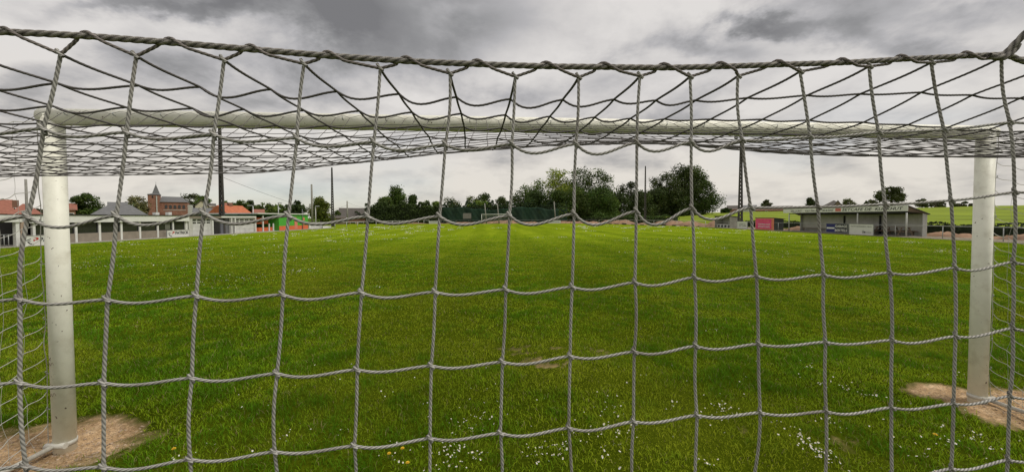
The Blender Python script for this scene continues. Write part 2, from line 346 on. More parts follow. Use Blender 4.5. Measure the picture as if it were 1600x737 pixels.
def sheet(name, x0, x1, y0, y1, z, material):
    return MB().box(x0, x1, y0, y1, z - .05, z).obj(name, material, kind='structure')
m_path = mat('gravel_path', (.20, .165, .12), .95, .3, 3, bump=.4, dirt=(.10, .11, .03), dscale=1.1, damt=.5)
sheet('touchline_path', 29.9, 36.4, 8, 60, .03, m_path)
sheet('clubhouse_pavement', -40, -29.6, 14, 62, .03, mat('pale_paving', (.30, .28, .24), .9, .2, 3))

# --- bare red earth at the far end and along the right
def mound(name, pts, wid, hh, seed, material):
    """rough heap following a polyline"""
    pts = [Vector(p) for p in pts]; n_ = 90; V = []; r = np.random.default_rng(seed)
    T = np.linspace(0, len(pts) - 1, n_); prof = np.linspace(-1, 1, 11)
    for t in T:
        i = min(int(t), len(pts) - 2); p = pts[i].lerp(pts[i + 1], t - i); d = (pts[i + 1] - pts[i]).normalized(); nn = Vector((-d.y, d.x, 0))
        hk = hh * (.6 + .35 * sin(t * 7 + seed) + .2 * sin(t * 19 + 2) + .1 * r.standard_normal()) * min(1, t * 6 + .05, (len(pts) - 1 - t) * 6 + .05)
        for q in prof:
            z = max(hk, .02) * (1 - q * q) ** .8 + .03 * r.standard_normal() * (abs(q) < .95); c = p + nn * q * wid
            V.append((c.x, c.y, max(z, .005) if abs(q) < 1 else -.05))
    idx = np.arange(len(V)).reshape(n_, 11); Fc = np.stack([idx[:-1, :-1], idx[:-1, 1:], idx[1:, 1:], idx[1:, :-1]], -1).reshape(-1, 4)
    return obj(name, npmesh(name, V, Fc, True), material, kind='structure')
m_earth = mat('red_earth', (.27, .165, .10), .95, .35, 1.2, bump=.8, bscale=9, dirt=(.13, .075, .05), dscale=.8, damt=.7)
mound('far_earth_bank', [(-40, 103, 0), (0, 101, 0), (22, 99, 0)], 3.0, .75, 1, m_earth)
mound('right_earth_bank', [(18, 97, 0), (26, 84, 0), (32.5, 64, 0), (33.2, 55, 0)], 2.2, .9, 2, m_earth)
mound('field_edge_earth', [(33.6, 46, 0), (33.9, 38, 0)], 1.2, .5, 4, m_earth)
mound('railside_earth', [(34.2, 31, 0), (34.4, 26, 0), (34.5, 22, 0)], 1.0, .34, 5, m_earth)

# ------------------------------------------------------------------ grass blades (real mesh)
def cone_pts(y0, y1, dens, marg=.6):
    A = 1.46; n_ = int(dens * (A * (y1 ** 2 - y0 ** 2) + 2 * marg * (y1 - y0)))
    y = np.sqrt(rng.uniform(y0 ** 2, y1 ** 2, n_)); x = rng.uniform(-1, 1, n_) * (A * y + marg); return x, y
m_grass = None
def blades(x, y, h, w, lean, tint):
    n_ = len(x); a = rng.uniform(0, 2 * pi, n_); ca, sa = np.cos(a), np.sin(a); z = hgt(x, y)
    la = rng.uniform(0, 2 * pi, n_); lx, ly = np.cos(la) * lean * h, np.sin(la) * lean * h
    b0 = np.stack([x - ca * w / 2, y - sa * w / 2, z], -1); b1 = np.stack([x + ca * w / 2, y + sa * w / 2, z], -1)
    m0 = np.stack([x - ca * w * .4 + lx * .35, y - sa * w * .4 + ly * .35, z + h * .6], -1); m1 = np.stack([x + ca * w * .4 + lx * .35, y + sa * w * .4 + ly * .35, z + h * .6], -1)
    t = np.stack([x + lx, y + ly, z + h * (1 - .25 * lean)], -1)
    V = np.stack([b0, b1, m0, m1, t], 1).reshape(-1, 3); i = np.arange(n_)[:, None] * 5
    Fc = np.concatenate([i + [0, 1, 3], i + [0, 3, 2], i + [2, 3, 4]], 1).reshape(-1, 3)
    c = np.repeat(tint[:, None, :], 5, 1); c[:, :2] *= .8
    return V, Fc, c.reshape(-1, 3)
Vs, Fs, Cs = [], [], []; off = 0
for (y0, y1, dens, hm, wm) in [(1.9, 5, 3600, .034, .0042), (5, 9, 1500, .034, .0065), (9, 17, 420, .034, .012), (17, 38, 95, .036, .024)]:
    x, y = cone_pts(y0, y1, dens)
    d = dirtm(x, y); big = sinfield(x, y, 11, 10, .12, .9); fine = sinfield(x, y, 12, 14, .8, 4)
    keep = (rng.uniform(0, 1, len(x)) > np.clip((d - .10) * 2.2, 0, .955)) & (rng.uniform(0, 1, len(x)) > np.clip((y - 20) / 18, 0, 1)); x, y, d, big, fine = x[keep], y[keep], d[keep], big[keep], fine[keep]
    h = hm * np.clip(1 + .35 * fine + .22 * big + .25 * rng.standard_normal(len(x)), .25, 2.4)
    w = wm * rng.uniform(.7, 1.3, len(x)); lean = np.clip(rng.normal(.8, .35, len(x)), .1, 1.8)
    base = np.array([.240, .375, .014]); yel = np.array([.38, .41, .028]); dk = np.array([.095, .215, .008])
    u = np.clip(.46 + .7 * fine + .32 * big + .3 * rng.standard_normal(len(x)), 0, 1)[:, None]
    tint = base * (1 - u) + dk * u; yy = np.clip(.25 - .4 * big - .25 * fine + .22 * rng.standard_normal(len(x)) + np.clip(d, 0, 1) * .8, 0, 1)[:, None]
    tint = tint * (1 - yy * .75) + yel * yy * .75
    dry = (rng.uniform(0, 1, len(x)) < .05)[:, None]; tint = np.where(dry, np.array([.33, .28, .12]), tint)
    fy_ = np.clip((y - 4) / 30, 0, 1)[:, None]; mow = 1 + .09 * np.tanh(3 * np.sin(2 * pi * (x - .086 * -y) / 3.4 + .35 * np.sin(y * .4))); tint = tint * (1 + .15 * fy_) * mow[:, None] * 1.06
    onsoil = (d > .3)[:, None] & (rng.uniform(0, 1, (len(x), 1)) < .8); tint = np.where(onsoil, np.array([.40, .33, .17]) * rng.uniform(.6, 1.2, (len(x), 1)), tint); h = np.where(onsoil[:, 0], h * .6, h); lean = np.where(onsoil[:, 0], 1.7, lean)
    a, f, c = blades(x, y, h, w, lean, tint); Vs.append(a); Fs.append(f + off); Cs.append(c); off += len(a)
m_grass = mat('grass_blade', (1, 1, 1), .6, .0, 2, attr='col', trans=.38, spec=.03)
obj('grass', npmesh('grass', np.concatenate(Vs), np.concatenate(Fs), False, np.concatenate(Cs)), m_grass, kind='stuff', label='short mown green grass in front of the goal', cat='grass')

# --- daisies in drifts
def daisy_mesh(pts, rad, ht):
    n_ = len(pts); k = 7; a = np.arange(k) * 2 * pi / k
    z = hgt(pts[:, 0], pts[:, 1]) + ht
    tilt = rng.normal(0, .45, (n_, 2))
    ca, sa = np.cos(a)[None], np.sin(a)[None]; rj = rad[:, None] * rng.uniform(.8, 1.15, (n_, k))
    ring = np.stack([pts[:, 0:1] + ca * rj, pts[:, 1:2] + sa * rj, z[:, None] + rj * (ca * tilt[:, :1] + sa * tilt[:, 1:]) + .002], -1)
    ri = rad[:, None] * .38
    ctr = np.stack([pts[:, 0:1] + ca * ri, pts[:, 1:2] + sa * ri, z[:, None] + ri * (ca * tilt[:, :1] + sa * tilt[:, 1:]) + .005], -1)
    V = np.concatenate([ring, ctr], 1).reshape(-1, 3); base = np.arange(n_)[:, None] * (2 * k)
    F1 = base + np.arange(k)[None]; F2 = F1 + k
    col = np.ones((n_, 2 * k, 3)) * .8; col[:, k:] = (.75, .52, .05)
    return V, np.concatenate([F1, F2]), col.reshape(-1, 3)
cl = []
def cluster(px, py, rpx, n_, ry=None):
    c = Gd(px, py); rx = rpx / F * c.y; r_y = ry if ry else rx * 1.3
    k = rng.standard_normal((n_, 2)) * [rx * .55, r_y * .55]; cl.append(np.stack([c.x + k[:, 0], c.y + k[:, 1]], -1))
for a in [(732, 664, 26, 26), (705, 708, 22, 30), (700, 725, 30, 26), (742, 718, 18, 12), (600, 722, 40, 10), (450, 688, 14, 6), (298, 712, 22, 9), (270, 706, 8, 3), (536, 683, 10, 4), (665, 632, 6, 3), (760, 655, 30, 10),
          (960, 640, 22, 12), (945, 650, 26, 10), (975, 680, 26, 20), (870, 700, 22, 18), (885, 708, 14, 12), (835, 716, 26, 18), (960, 710, 26, 14), (920, 690, 40, 14), (1055, 636, 8, 5), (1122, 638, 16, 12), (1110, 650, 30, 10), (1140, 645, 18, 8), (1100, 730, 16, 8),
          (1255, 573, 14, 9), (1276, 602, 12, 9), (1312, 607, 12, 9), (1365, 627, 14, 9), (1300, 668, 18, 14), (1270, 700, 22, 34), (1295, 716, 18, 24), (1262, 690, 16, 14), (1240, 680, 26, 12), (1395, 630, 14, 6), (1470, 670, 20, 10), (1480, 700, 30, 16), (1430, 715, 30, 12), (1540, 700, 34, 18), (1500, 590, 10, 5),
          (1112, 517, 12, 9), (590, 450, 10, 10), (250, 455, 16, 30), (325, 437, 34, 34), (365, 436, 26, 26), (400, 434, 22, 16), (290, 448, 20, 14), (475, 424, 20, 36), (455, 424, 16, 14), (300, 417, 18, 20), (130, 418, 30, 26), (200, 418, 20, 16),
          (360, 396, 40, 30), (405, 396, 16, 22), (240, 400, 40, 34), (260, 394, 50, 34), (410, 442, 10, 10), (345, 452, 18, 12), (440, 410, 26, 16), (480, 404, 20, 14), (420, 388, 30, 20), (160, 397, 30, 20), (60, 415, 30, 20),
          (1130, 388, 30, 26), (1180, 393, 30, 26), (1090, 378, 30, 18), (1240, 400, 40, 26), (1050, 388, 26, 14), (1300, 420, 30, 12), (1400, 400, 30, 18), (1350, 395, 30, 14), (1220, 380, 36, 22), (1440, 470, 16, 8), (980, 395, 24, 10), (1040, 376, 24, 16)]:
    cluster(*a)
for i in range(330):      # far drifts over the pitch, thicker to the left
    yy = 9 + 62 * random.random() ** .8; xx = random.uniform(-1, 1) * min(29, yy * 1.35)
    if abs(xx) < 7 and random.random() < .75: continue
    if xx > 0 and random.random() < .4: continue
    q = rng.standard_normal((random.randint(8, 34), 2)) * [random.uniform(.1, .55), random.uniform(.08, .4)]; cl.append(q + [xx, yy])
q = np.stack([rng.uniform(-3.2, 4.5, 90), rng.uniform(2.2, 4.2, 90)], -1); cl.append(q)
pts = np.concatenate(cl); pts = pts[(dirtm(pts[:, 0], pts[:, 1]) < .5)]
rad = rng.uniform(.0042, .0076, len(pts)) * (1 + np.clip(pts[:, 1] - 5, 0, 60) * .11) * rng.uniform(.7, 1.15, len(pts))
V, Fc, cc = daisy_mesh(pts, rad, .036 * rng.uniform(.55, 1.3, len(pts)) * (1 + np.clip(pts[:, 1] - 8, 0, 20) * .02))
obj('daisies', npmesh('daisies', V, Fc, False, cc), mat('daisy_petal', (1, 1, 1), .7, 0, attr='col', trans=.2), kind='stuff', label='small white daisies scattered in drifts over the turf', cat='daisies')

# --- pebbles and crumbs on the bare soil
V = []; Fc = []; 
ico = bmesh.new(); bmesh.ops.create_icosphere(ico, subdivisions=1, radius=1); iv = np.array([v.co[:] for v in ico.verts]); ico.verts.index_update(); if_ = np.array([[v.index for v in f.verts] for f in ico.faces]); ico.free()
cnt = 0
for _ in range(9000):
    x, y = random.choice([(-2.9, 2.7), (4.35, 3.2), (-3.6, 2.5)]); x += random.gauss(0, .5); y += random.gauss(0, .22)
    if dirtm(np.array([x]), np.array([y]))[0] < .45: continue
    r = min(random.lognormvariate(-5.6, .55), .02); s3 = np.array([random.uniform(.7, 1.4), random.uniform(.7, 1.4), random.uniform(.4, .8)])
    V.append(iv * s3 * r * rng.uniform(.8, 1.2, (len(iv), 1)) + [x, y, hgt(np.array([x]), np.array([y]))[0]]); Fc.append(if_ + cnt); cnt += len(iv)
    if len(V) > 2600: break
obj('soil_crumbs', npmesh('soil_crumbs', np.concatenate(V), np.concatenate(Fc)), mat('stone_crumb', (.36, .27, .19), .9, .5, 40), kind='stuff', label='pebbles and earth crumbs on the bare soil by the posts', cat='pebbles')

def dandelion(px, py, label):
    g = Gd(px, py); h = .045; t = thing('dandelion', label, 'flower', (g.x, g.y, float(hgt(np.array([g.x]), np.array([g.y]))[0])), group='yellow dandelions in the near turf')
    MB().tube([(0, 0, 0), (.002, 0, h)], .0016, 6).obj('stem', mat('stem_green', (.10, .16, .03), .7), t)
    b_ = MB()
    for ring, (r, z) in enumerate(((.014, h), (.010, h + .004), (.005, h + .007))):
        for k in range(14):
            a = k * 2 * pi / 14 + ring * .2; c, s = cos(a), sin(a); w = .0022
            b_.poly([(-s * w, c * w, z - .002), (s * w, -c * w, z - .002), (c * r + s * w * .6, s * r - c * w * .6, z + .002), (c * r - s * w * .6, s * r + c * w * .6, z + .002)], (0, 0, .0008))
    b_.obj('flower_head', mat('dandelion_yellow', (.70, .47, .02), .7), t)
for a in [(272, 711, 'yellow dandelion near the bare soil, leftmost of the yellow flowers'), (608, 718, 'yellow dandelion among white daisies at the bottom centre left'), (629, 709, 'yellow dandelion just behind another left of the thick daisy drift'), (637, 733, 'yellow dandelion cut by the bottom edge of the photo'), (1461, 691, 'yellow dandelion in the grass near the right goal post')]:
    dandelion(*a)

# ------------------------------------------------------------------ GOAL FRAME
goal = thing('football_goal', 'white round steel football goal frame standing close behind the net', 'goal', ((GL + GR) / 2)[:], 0)
def rel(p): return Vector(p) - goal.location
TOPL = P(85, 169, GL.y).z; TOPR = P(1538, 197.5, GR.y).z; PR = .0595
print('bar top', TOPL, TOPR); BT = (TOPL + TOPR) / 2; BZ = BT - PR
def post(g, name='post'):
    b_ = MB(); b_.tube([rel((g.x, g.y, -.1)), rel((g.x, g.y, BZ + .01))], PR, 32, True)
    return b_.obj(name, white_paint, goal)
pl = post(GL); pr_ = post(GR)
cb0 = Vector((GL.x, GL.y, BZ)) - gdir * .0; cb1 = Vector((GR.x, GR.y, BZ))
bar = MB().tube([rel(cb0 - gdir * PR), rel(cb1 + gdir * PR)], PR, 32).obj('crossbar', white_paint, goal)
# paint cracks low on the left post
for (z, a0, a1, am) in ((.62, 3.9, 4.9, .012), (.40, 4.0, 5.0, .014), (.66, 4.2, 4.6, .008)):
    pp = []
    for k in range(10):
        a = a0 + (a1 - a0) * k / 9; pp.append(rel((GL.x + cos(a) * (PR + .0002), GL.y + sin(a) * (PR + .0002), z + am * sin(k * 1.9) + .02 * k / 9)))
    MB().tube(pp, .0009, 5).obj('paint_crack', m_rust, pl)
m_gpipe = mat('white_ground_pipe', (.50, .48, .42), .55, .1, 12, bump=.2, dirt=(.26, .22, .17), dscale=9, damt=.6)
for g, sgn in ((GL, 1), (GR, -1)):
    e0 = Vector((g.x, g.y, .035)) + gback * .07 - gdir * .02 * sgn; e1 = e0 + gback * 2.35 - gdir * .12 * sgn
    o = MB().tube([rel(e0), rel(e1)], .0165, 16).obj('ground_bar', m_gpipe, goal)
    MB().tube([rel(e0 - gback * .02 - gdir * .055), rel(e0 - gback * .02 + gdir * .075)], .021, 16).obj('pipe_joint', m_gpipe, o)
    MB().tube([rel(Vector((g.x, g.y, .02)) - gdir * .002), rel(Vector((g.x, g.y, .055)))], PR + .004, 24).obj('base_collar', m_gpipe, goal)
# net hooks on the posts and bar
hk = MB().tube([(0, 0, 0), (.010, 0, .0), (.02, 0, .004), (.024, 0, .012), (.018, 0, .02)], .0034, 8).mesh('net_hook')
hk.materials.append(m_galv)
def hook(p, d, parent):
    o = obj('net_hook', hk, None, parent); o.location = rel(p); o.rotation_euler = (0, 0, math.atan2(d.y, d.x)); return o
for g, d in ((GL, (-gdir + gback * .6).normalized()), (GR, (gdir + gback * .6).normalized())):
    for z in (.30, .56, .95, 1.35, 1.65, 2.0): hook(Vector((g.x, g.y, z)) + d * (PR - .002), d, pl if g is GL else pr_)
for k in range(24):
    hook(cb0.lerp(cb1, (k + .5) / 24) + gback * (PR - .002), gback, bar)

# ------------------------------------------------------------------ GOAL NET
def twist(paths, r, pitch, step, lobes=3, nseg=12, mode='braid', amp=.16):
    """rope surface along smooth paths -> V,F,col"""
    Vv, Ff, Cc = [], [], []; o_ = 0
    for p in paths:
        p = np.asarray(p, float); seg = np.linalg.norm(np.diff(p, axis=0), axis=1); s = np.concatenate([[0], np.cumsum(seg)]); Ltot = s[-1]
        if Ltot < 1e-4: continue
        n_ = max(int(Ltot / step), 3); ss = np.linspace(0, Ltot, n_); c = np.stack([np.interp(ss, s, p[:, k]) for k in range(3)], -1)
        if len(p) > 2 and n_ > 8:
            w_ = min(5, n_ // 4); ker = np.ones(2 * w_ + 1) / (2 * w_ + 1)
            for k in range(3):
                cpad = np.concatenate([2 * c[0, k] - c[w_:0:-1, k], c[:, k], 2 * c[-1, k] - c[-2:-w_ - 2:-1, k]]); c[:, k] = np.convolve(cpad, ker, 'valid')
        t = np.gradient(c, axis=0); t /= np.linalg.norm(t, axis=1, keepdims=True) + 1e-9
        ref = np.array([0.13, 1., .21]); avg = t.mean(0)
        if abs(avg @ ref) > .85 * np.linalg.norm(avg) * np.linalg.norm(ref): ref = np.array([.2, .1, 1.])
        a = np.cross(t, ref); a /= np.linalg.norm(a, axis=1, keepdims=True) + 1e-9; b__ = np.cross(t, a)
        th = np.arange(nseg) * 2 * pi / nseg; ph = (2 * pi * ss / pitch + rng.uniform(0, 6))[:, None]
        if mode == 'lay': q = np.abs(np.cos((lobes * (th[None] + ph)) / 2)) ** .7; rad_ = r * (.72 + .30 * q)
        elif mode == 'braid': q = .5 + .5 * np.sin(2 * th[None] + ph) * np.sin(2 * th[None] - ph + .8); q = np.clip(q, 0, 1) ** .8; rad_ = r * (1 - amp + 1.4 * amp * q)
        else: q = np.ones((n_, nseg)); rad_ = np.full((n_, nseg), r)
        vv = c[:, None] + rad_[..., None] * (a[:, None] * np.cos(th)[None, :, None] + b__[:, None] * np.sin(th)[None, :, None])
        idx = np.arange(n_ * nseg).reshape(n_, nseg) + o_; nx_ = np.roll(idx, -1, 1)
        Ff.append(np.stack([idx[:-1], nx_[:-1], nx_[1:], idx[1:]], -1).reshape(-1, 4)); Vv.append(vv.reshape(-1, 3)); o_ += n_ * nseg
        g_ = np.clip(.02 + 1.15 * q ** 1.5, 0, 1.1)[..., None] * np.ones(3); Cc.append(g_.reshape(-1, 3))  # strand grooves darkened in the vertex colour, standing in for crease shade
    return np.concatenate(Vv), np.concatenate(Ff), np.concatenate(Cc)
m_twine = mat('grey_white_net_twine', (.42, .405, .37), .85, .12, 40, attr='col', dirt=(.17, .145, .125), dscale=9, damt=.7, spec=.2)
m_roof_twine = mat('shaded_roof_twine', (.12, .11, .105), .85, .15, 40, dirt=(.09, .08, .075), dscale=12, damt=.5, spec=.15)  # darker copy of the net twine; shade against bright sky painted into colour
m_twine_thin = mat('pale_net_twine', (.42, .41, .37), .85, .12, 14, dirt=(.30, .27, .24), dscale=7, damt=.4, spec=.2)
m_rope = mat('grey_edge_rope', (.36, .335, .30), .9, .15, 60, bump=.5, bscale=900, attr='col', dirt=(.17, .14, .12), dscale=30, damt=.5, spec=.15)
net = thing('goal_net', 'grey white braided football net with thick edge rope hanging in front of the camera', 'net', (0, 0, 0))

def netp(px, py, dy=0.0):           # point on the slightly raked back panel
    v = ray(px, py); a = .58 + dy; b2 = .0905     # plane: y = a + b2*x
    s = a / (v.y - b2 * v.x); return Vector((v.x * s, v.y * s, v.z * s + HC))
rows = {
 'A': [(95, 85), (213, 88), (350, 94), (475, 100), (594, 107), (703, 115), (805, 120), (904, 121), (1000, 119), (1078, 120), (1153, 119), (1250, 112), (1358, 104), (1455, 98), (1565, 90)],
 'B': [(68, 201), (198, 207), (334, 210), (464, 216), (584, 222), (696, 226), (800, 225), (900, 225), (995, 223), (1080, 222), (1160, 219), (1266, 214), (1373, 207), (1475, 203), (1578, 191)],
 'C': [(44, 338), (182, 337), (318, 332), (451, 337), (575, 338), (687, 338), (796, 337), (897, 334), (994, 330), (1081, 325), (1173, 324), (1278, 323), (1383, 319), (1486, 313), (1585, 300)],
 'D': [(31, 467), (168, 468), (307, 462), (442, 460), (565, 457), (680, 456), (790, 452), (894, 448), (992, 441), (1085, 433), (1182, 431), (1287, 429), (1390, 426), (1492, 418), (1583, 409)],
 'E': [(31, 597), (162, 598), (300, 590), (433, 583), (558, 577), (674, 571), (785, 565), (891, 556), (991, 549), (1087, 540), (1185, 537), (1290, 534), (1394, 531), (1493, 525), (1582, 512)],
 'F': [(40, 727), (162, 729), (297, 717), (429, 705), (554, 696), (672, 684), (782, 676), (889, 668), (990, 658), (1089, 648), (1188, 644), (1291, 642), (1393, 636), (1490, 630), (1578, 618)]}
Rk = ['A', 'B', 'C', 'D', 'E', 'F']; NC = 15
grid = []                     # grid[row][col]
for k in Rk: grid.append([netp(*q) for q in rows[k]])
for extra in range(9):        # on down to the ground
    last = grid[-1]; z0 = np.mean([p.z for p in last]); row = []
    for j, p in enumerate(last):
        q = Vector((p.x + random.gauss(0, .003), 0, max(p.z - .119, .015))); q.y = .58 + .0905 * q.x + random.gauss(0, .004) + (.01 * extra); row.append(q)
    grid.append(row)
# continue the panel sideways as far as the width of the goal
def off_row(row, i):
    Lx = row[0].x; n_l = int((Lx + 3.25) / .121); n_r = int((4.15 - row[-1].x) / .121); out = []
    for k in range(n_l, 0, -1): x = Lx - k * .121; out.append(Vector((x, .58 + .0905 * x, row[0].z + .0 * k)))
    out += row
    for k in range(1, n_r + 1): x = row[-1].x + k * .121; out.append(Vector((x, .58 + .0905 * x, row[-1].z)))
    return out, n_l
full = []; nl0 = None
for i, row in enumerate(grid):
    r_, nl = off_row(row, i); full.append((r_, nl))
nlm = min(n for _, n in full); nrm = min(len(r_) - n for r_, n in full)
full = [r_[n - nlm: n + nrm] for r_, n in full]; NCOL = len(full[0])
cs = lambda a, b_, sag, asym=.42, n_=12, side=Vector((0, 0, 0)): [a.lerp(b_, t) + Vector((0, 0, -sag)) * (4 * t * (1 - t)) * (1.9 - 1.8 * t) + side * sin(pi * t) for t in np.linspace(0, 1, n_)]
near_p, far_p = [], []
cfine = range(nlm - 1, nlm + NC + 1)
for i, row in enumerate(full):
    for j in range(NCOL):
        fine_ = (j in cfine) and i <= 6
        if j + 1 < NCOL and i > 0:
            jj = j - nlm; sag = {1: .010, 2: .012, 3: .0065, 4: .006, 5: .006}.get(i, .006)
            if i == 1: sag = .009 if jj < 6 else (.013 if jj < 10 else .002)
            if i == 2 and jj in (7, 8, 9): sag = .018
            if i == 2 and jj > 9: sag = .0012
            if i in (1, 2) and jj >= 12: sag = .001
            sag *= random.uniform(.8, 1.2)
            p_ = [tuple(v) for v in cs(row[j], row[j + 1], sag)]; ((near_p) if fine_ else far_p).append(p_)
        if i + 1 < len(full):
            sd_ = Vector((random.gauss(0, .0012), random.gauss(0, .002), 0))
            p_ = [tuple(v) for v in cs(row[j], full[i + 1][j], 0, side=sd_)]; (near_p if fine_ else far_p).append(p_)
ropepx = [(0, 50), (70, 53), (140, 57), (270, 67), (400, 78), (520, 88), (640, 96), (760, 101), (860, 104), (950, 105), (1040, 106), (1130, 104), (1220, 101), (1320, 98), (1420, 92), (1500, 88), (1572, 85)]
# knots: the two twines pass through each other
kp = []
for i, row in enumerate(full[:7]):
    for j in cfine:
        if j < NCOL:
            c = row[j]
            kp.append([tuple(c + Vector((-.0042, -.0012, .0062))), tuple(c + Vector((-.001, -.0022, .0012))), tuple(c + Vector((.0048, -.0012, -.0040)))])
            if i > 0: kp.append([tuple(c + Vector((-.0012, .001, .008))), tuple(c + Vector((.0012, .001, -.008)))])
def ropeat(x):
    for (x0, y0), (x1, y1) in zip(ropepx[:-1], ropepx[1:]):
        if x0 <= x <= x1: return y0 + (y1 - y0) * (x - x0) / (x1 - x0)
    return ropepx[-1][1] if x > 800 else ropepx[0][1]
crest = [8, 137, 268, 394, 515, 637, 748, 856, 946, 1040, 1128, 1218, 1318, 1410, 1512, 1640]
lp = []
A = rows['A']
ra = lambda x: ropeat(min(max(x, 0), 1572))
for j in range(NC):
    kx, ky = A[j]; c0 = crest[j]; c1 = crest[j + 1] if j + 1 < len(crest) else kx + 80
    lp += [netp(c0 - 16, ra(c0 - 16) + 1, .008), netp(c0 - 8, ra(c0 - 8) - 6, .004), netp(c0, ra(c0) - 7, -.004), netp(c0 + 10, ra(c0 + 10) - 1, -.009), netp(c0 + 22, ra(c0 + 22) + 6, -.006), netp(kx, ky, -.001)]
    ct = kx + min(38, (c1 - kx) * .62); lp += [netp(ct, ra(ct) + 6, .003)]
    if c1 - 30 > ct: lp += [netp(c1 - 28, ra(c1 - 28) + 1, .0085)]
lp = [tuple(v) for v in lp]; qv = []
for a_, b_c in zip(lp[:-1], lp[1:]): qv += [tuple(np.array(a_) + (np.array(b_c) - np.array(a_)) * t) for t in (0, .34, .67)]
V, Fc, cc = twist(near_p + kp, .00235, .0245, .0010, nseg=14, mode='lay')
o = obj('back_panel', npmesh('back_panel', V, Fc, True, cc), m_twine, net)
V3, F3, c3 = twist(far_p, .0024, .05, .02, nseg=6, mode='plain')
obj('outer_back_panel', npmesh('outer_back_panel', V3, F3, True), m_twine_thin, net)

# edge rope along the top of the back panel
rp = [netp(*q) for q in ropepx]
dl = (rp[0] - rp[2]).normalized(); left_ext = [rp[0] + dl * (k * .25) + Vector((0, 0, -.003 * k * k)) for k in range(11, 0, -1)]
right_ext = [netp(1600, 97), netp(1700, 100)] + [netp(1700, 100) + Vector((.25 * k, .0226 * k, .004 * k)) for k in range(1, 13)]
allrope = [tuple(v) for v in left_ext + rp + right_ext]
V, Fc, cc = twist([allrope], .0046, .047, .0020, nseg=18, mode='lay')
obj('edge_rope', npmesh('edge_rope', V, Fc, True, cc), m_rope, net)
# stay pulling the corner up to the right
st0 = netp(1563, 92, -.004); st1 = netp(1604, 50, -.02); stay = [tuple(st0 + (st1 - st0) * t) for t in (0, .5, 1, 3, 8, 14)]
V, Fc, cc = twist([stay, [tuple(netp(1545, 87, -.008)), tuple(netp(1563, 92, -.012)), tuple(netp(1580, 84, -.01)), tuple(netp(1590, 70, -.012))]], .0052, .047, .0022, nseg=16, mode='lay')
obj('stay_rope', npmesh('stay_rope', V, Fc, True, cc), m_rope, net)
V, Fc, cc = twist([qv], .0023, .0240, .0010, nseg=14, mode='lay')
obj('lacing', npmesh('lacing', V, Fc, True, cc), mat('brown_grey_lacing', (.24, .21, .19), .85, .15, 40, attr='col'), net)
# roof panel: from the rope back to the crossbar, sagging
def roofz(X, Yd, zr, Yr, Yb):
    Yf = float(np.interp(X, [-3.3, -1.3, -.75, -.25, .15, .5, 1.2, 4], [1.8, 1.78, 1.5, 1.22, 1.08, 1.08, 1.3, 1.4]))
    z0 = HC + float(np.interp(X, [-3.3, -1.5, -.6, 0, .6, 1.2, 4], [.205, .205, .215, .222, .22, .215, .21]))
    zb = BZ + .0
    if Yd < .95: t = max(0, min(1, (Yd - Yr) / (.95 - Yr))); t = t * t * (3 - 2 * t); zz = zr + (z0 - zr) * t
    else: zz = z0
    if Yd > Yf: zz = z0 + (zb - z0) * max(0, (Yd - Yf) / (Yb - Yf)) ** 1.3
    return zz
topnodes = full[0]; NR = 20; roof = []
bx0, bx1 = cb0, cb1
for j, tn in enumerate(topnodes):
    colp = []
    u = (tn - topnodes[0]).length / (topnodes[-1] - topnodes[0]).length
    q0_, q1_ = (topnodes[0] - cb0).dot(gdir), (topnodes[-1] - cb0).dot(gdir)
    # end on the bar: straight back, with the outer columns gathered between the posts
    q = tn - cb0; along = q.dot(gdir); wide = (cb1 - cb0).length; along = along + (0 - q0_) * max(0, 1 - u * 4) + (wide - q1_) * max(0, 1 - (1 - u) * 4); along = min(max(along + .02 * sin(j * 1.3), .0), wide)
    endp = cb0 + gdir * along + gback * (PR + .012) + Vector((0, 0, .012))
    jj = j - nlm
    for k in range(NR + 1):
        t = k / NR; skew = max(0, tn.x - .55) * .22 * (t * (1 - t) * 2.2) if tn.x > .55 else 0
        wob = .035 * sin(jj * .4 + k * .25) * sin(pi * t) + .006 * sin(jj * 2.1 + 1.3 * k) * sin(pi * t)
        p = tn.lerp(endp, min(1, max(0, t + skew * .35))); p.x += wob * .55 + random.gauss(0, .002) * sin(pi * t)
        # crumpled middle on the right: columns drift sideways before the bar
        p.y += .015 * sin(jj * .7 + k * .5) * sin(pi * t)
        p.z = roofz(p.x, p.y, tn.z, tn.y, endp.y) + (.006 * sin(jj * .4 + k * .4) + random.gauss(0, .001)) * sin(pi * t) * min(1, max(k - .5, 0))
        if k == NR: p = endp.copy()
        if k == 0: p = tn.copy()
        colp.append(p)
    roof.append(colp)
rn, rf = [], []
for j in range(NCOL):
    for k in range(NR + 1):
        fine_ = k <= 5 and (nlm - 3 <= j <= nlm + NC + 2)
        if k < NR:
            p_ = [tuple(v) for v in cs(roof[j][k], roof[j][k + 1], .002, n_=6)]; (rn if fine_ else rf).append(p_)
        if j + 1 < NCOL and 0 < k < NR:
            jj = j - nlm; sg = .012 if k < 3 else (.006 if k < 5 else .0015)
            if jj > 9: sg *= .3
            p_ = [tuple(v) for v in cs(roof[j][k], roof[j + 1][k], sg * random.uniform(.5, 1.3), n_=8)]; (rn if fine_ else rf).append(p_)
zig = []
for j in range(NCOL):      # twine looped over the bar hooks
    e = roof[j][NR]; nxt = roof[min(j + 1, NCOL - 1)][NR]; mid = e.lerp(nxt, .5) + Vector((0, 0, .02)) - gback * .004; zig.append([tuple(e), tuple(mid), tuple(nxt)])
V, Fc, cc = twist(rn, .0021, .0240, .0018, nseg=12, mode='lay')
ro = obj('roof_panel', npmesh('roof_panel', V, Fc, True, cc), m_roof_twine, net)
V, Fc, cc = twist(rf, .0020, .05, .018, nseg=6, mode='plain')
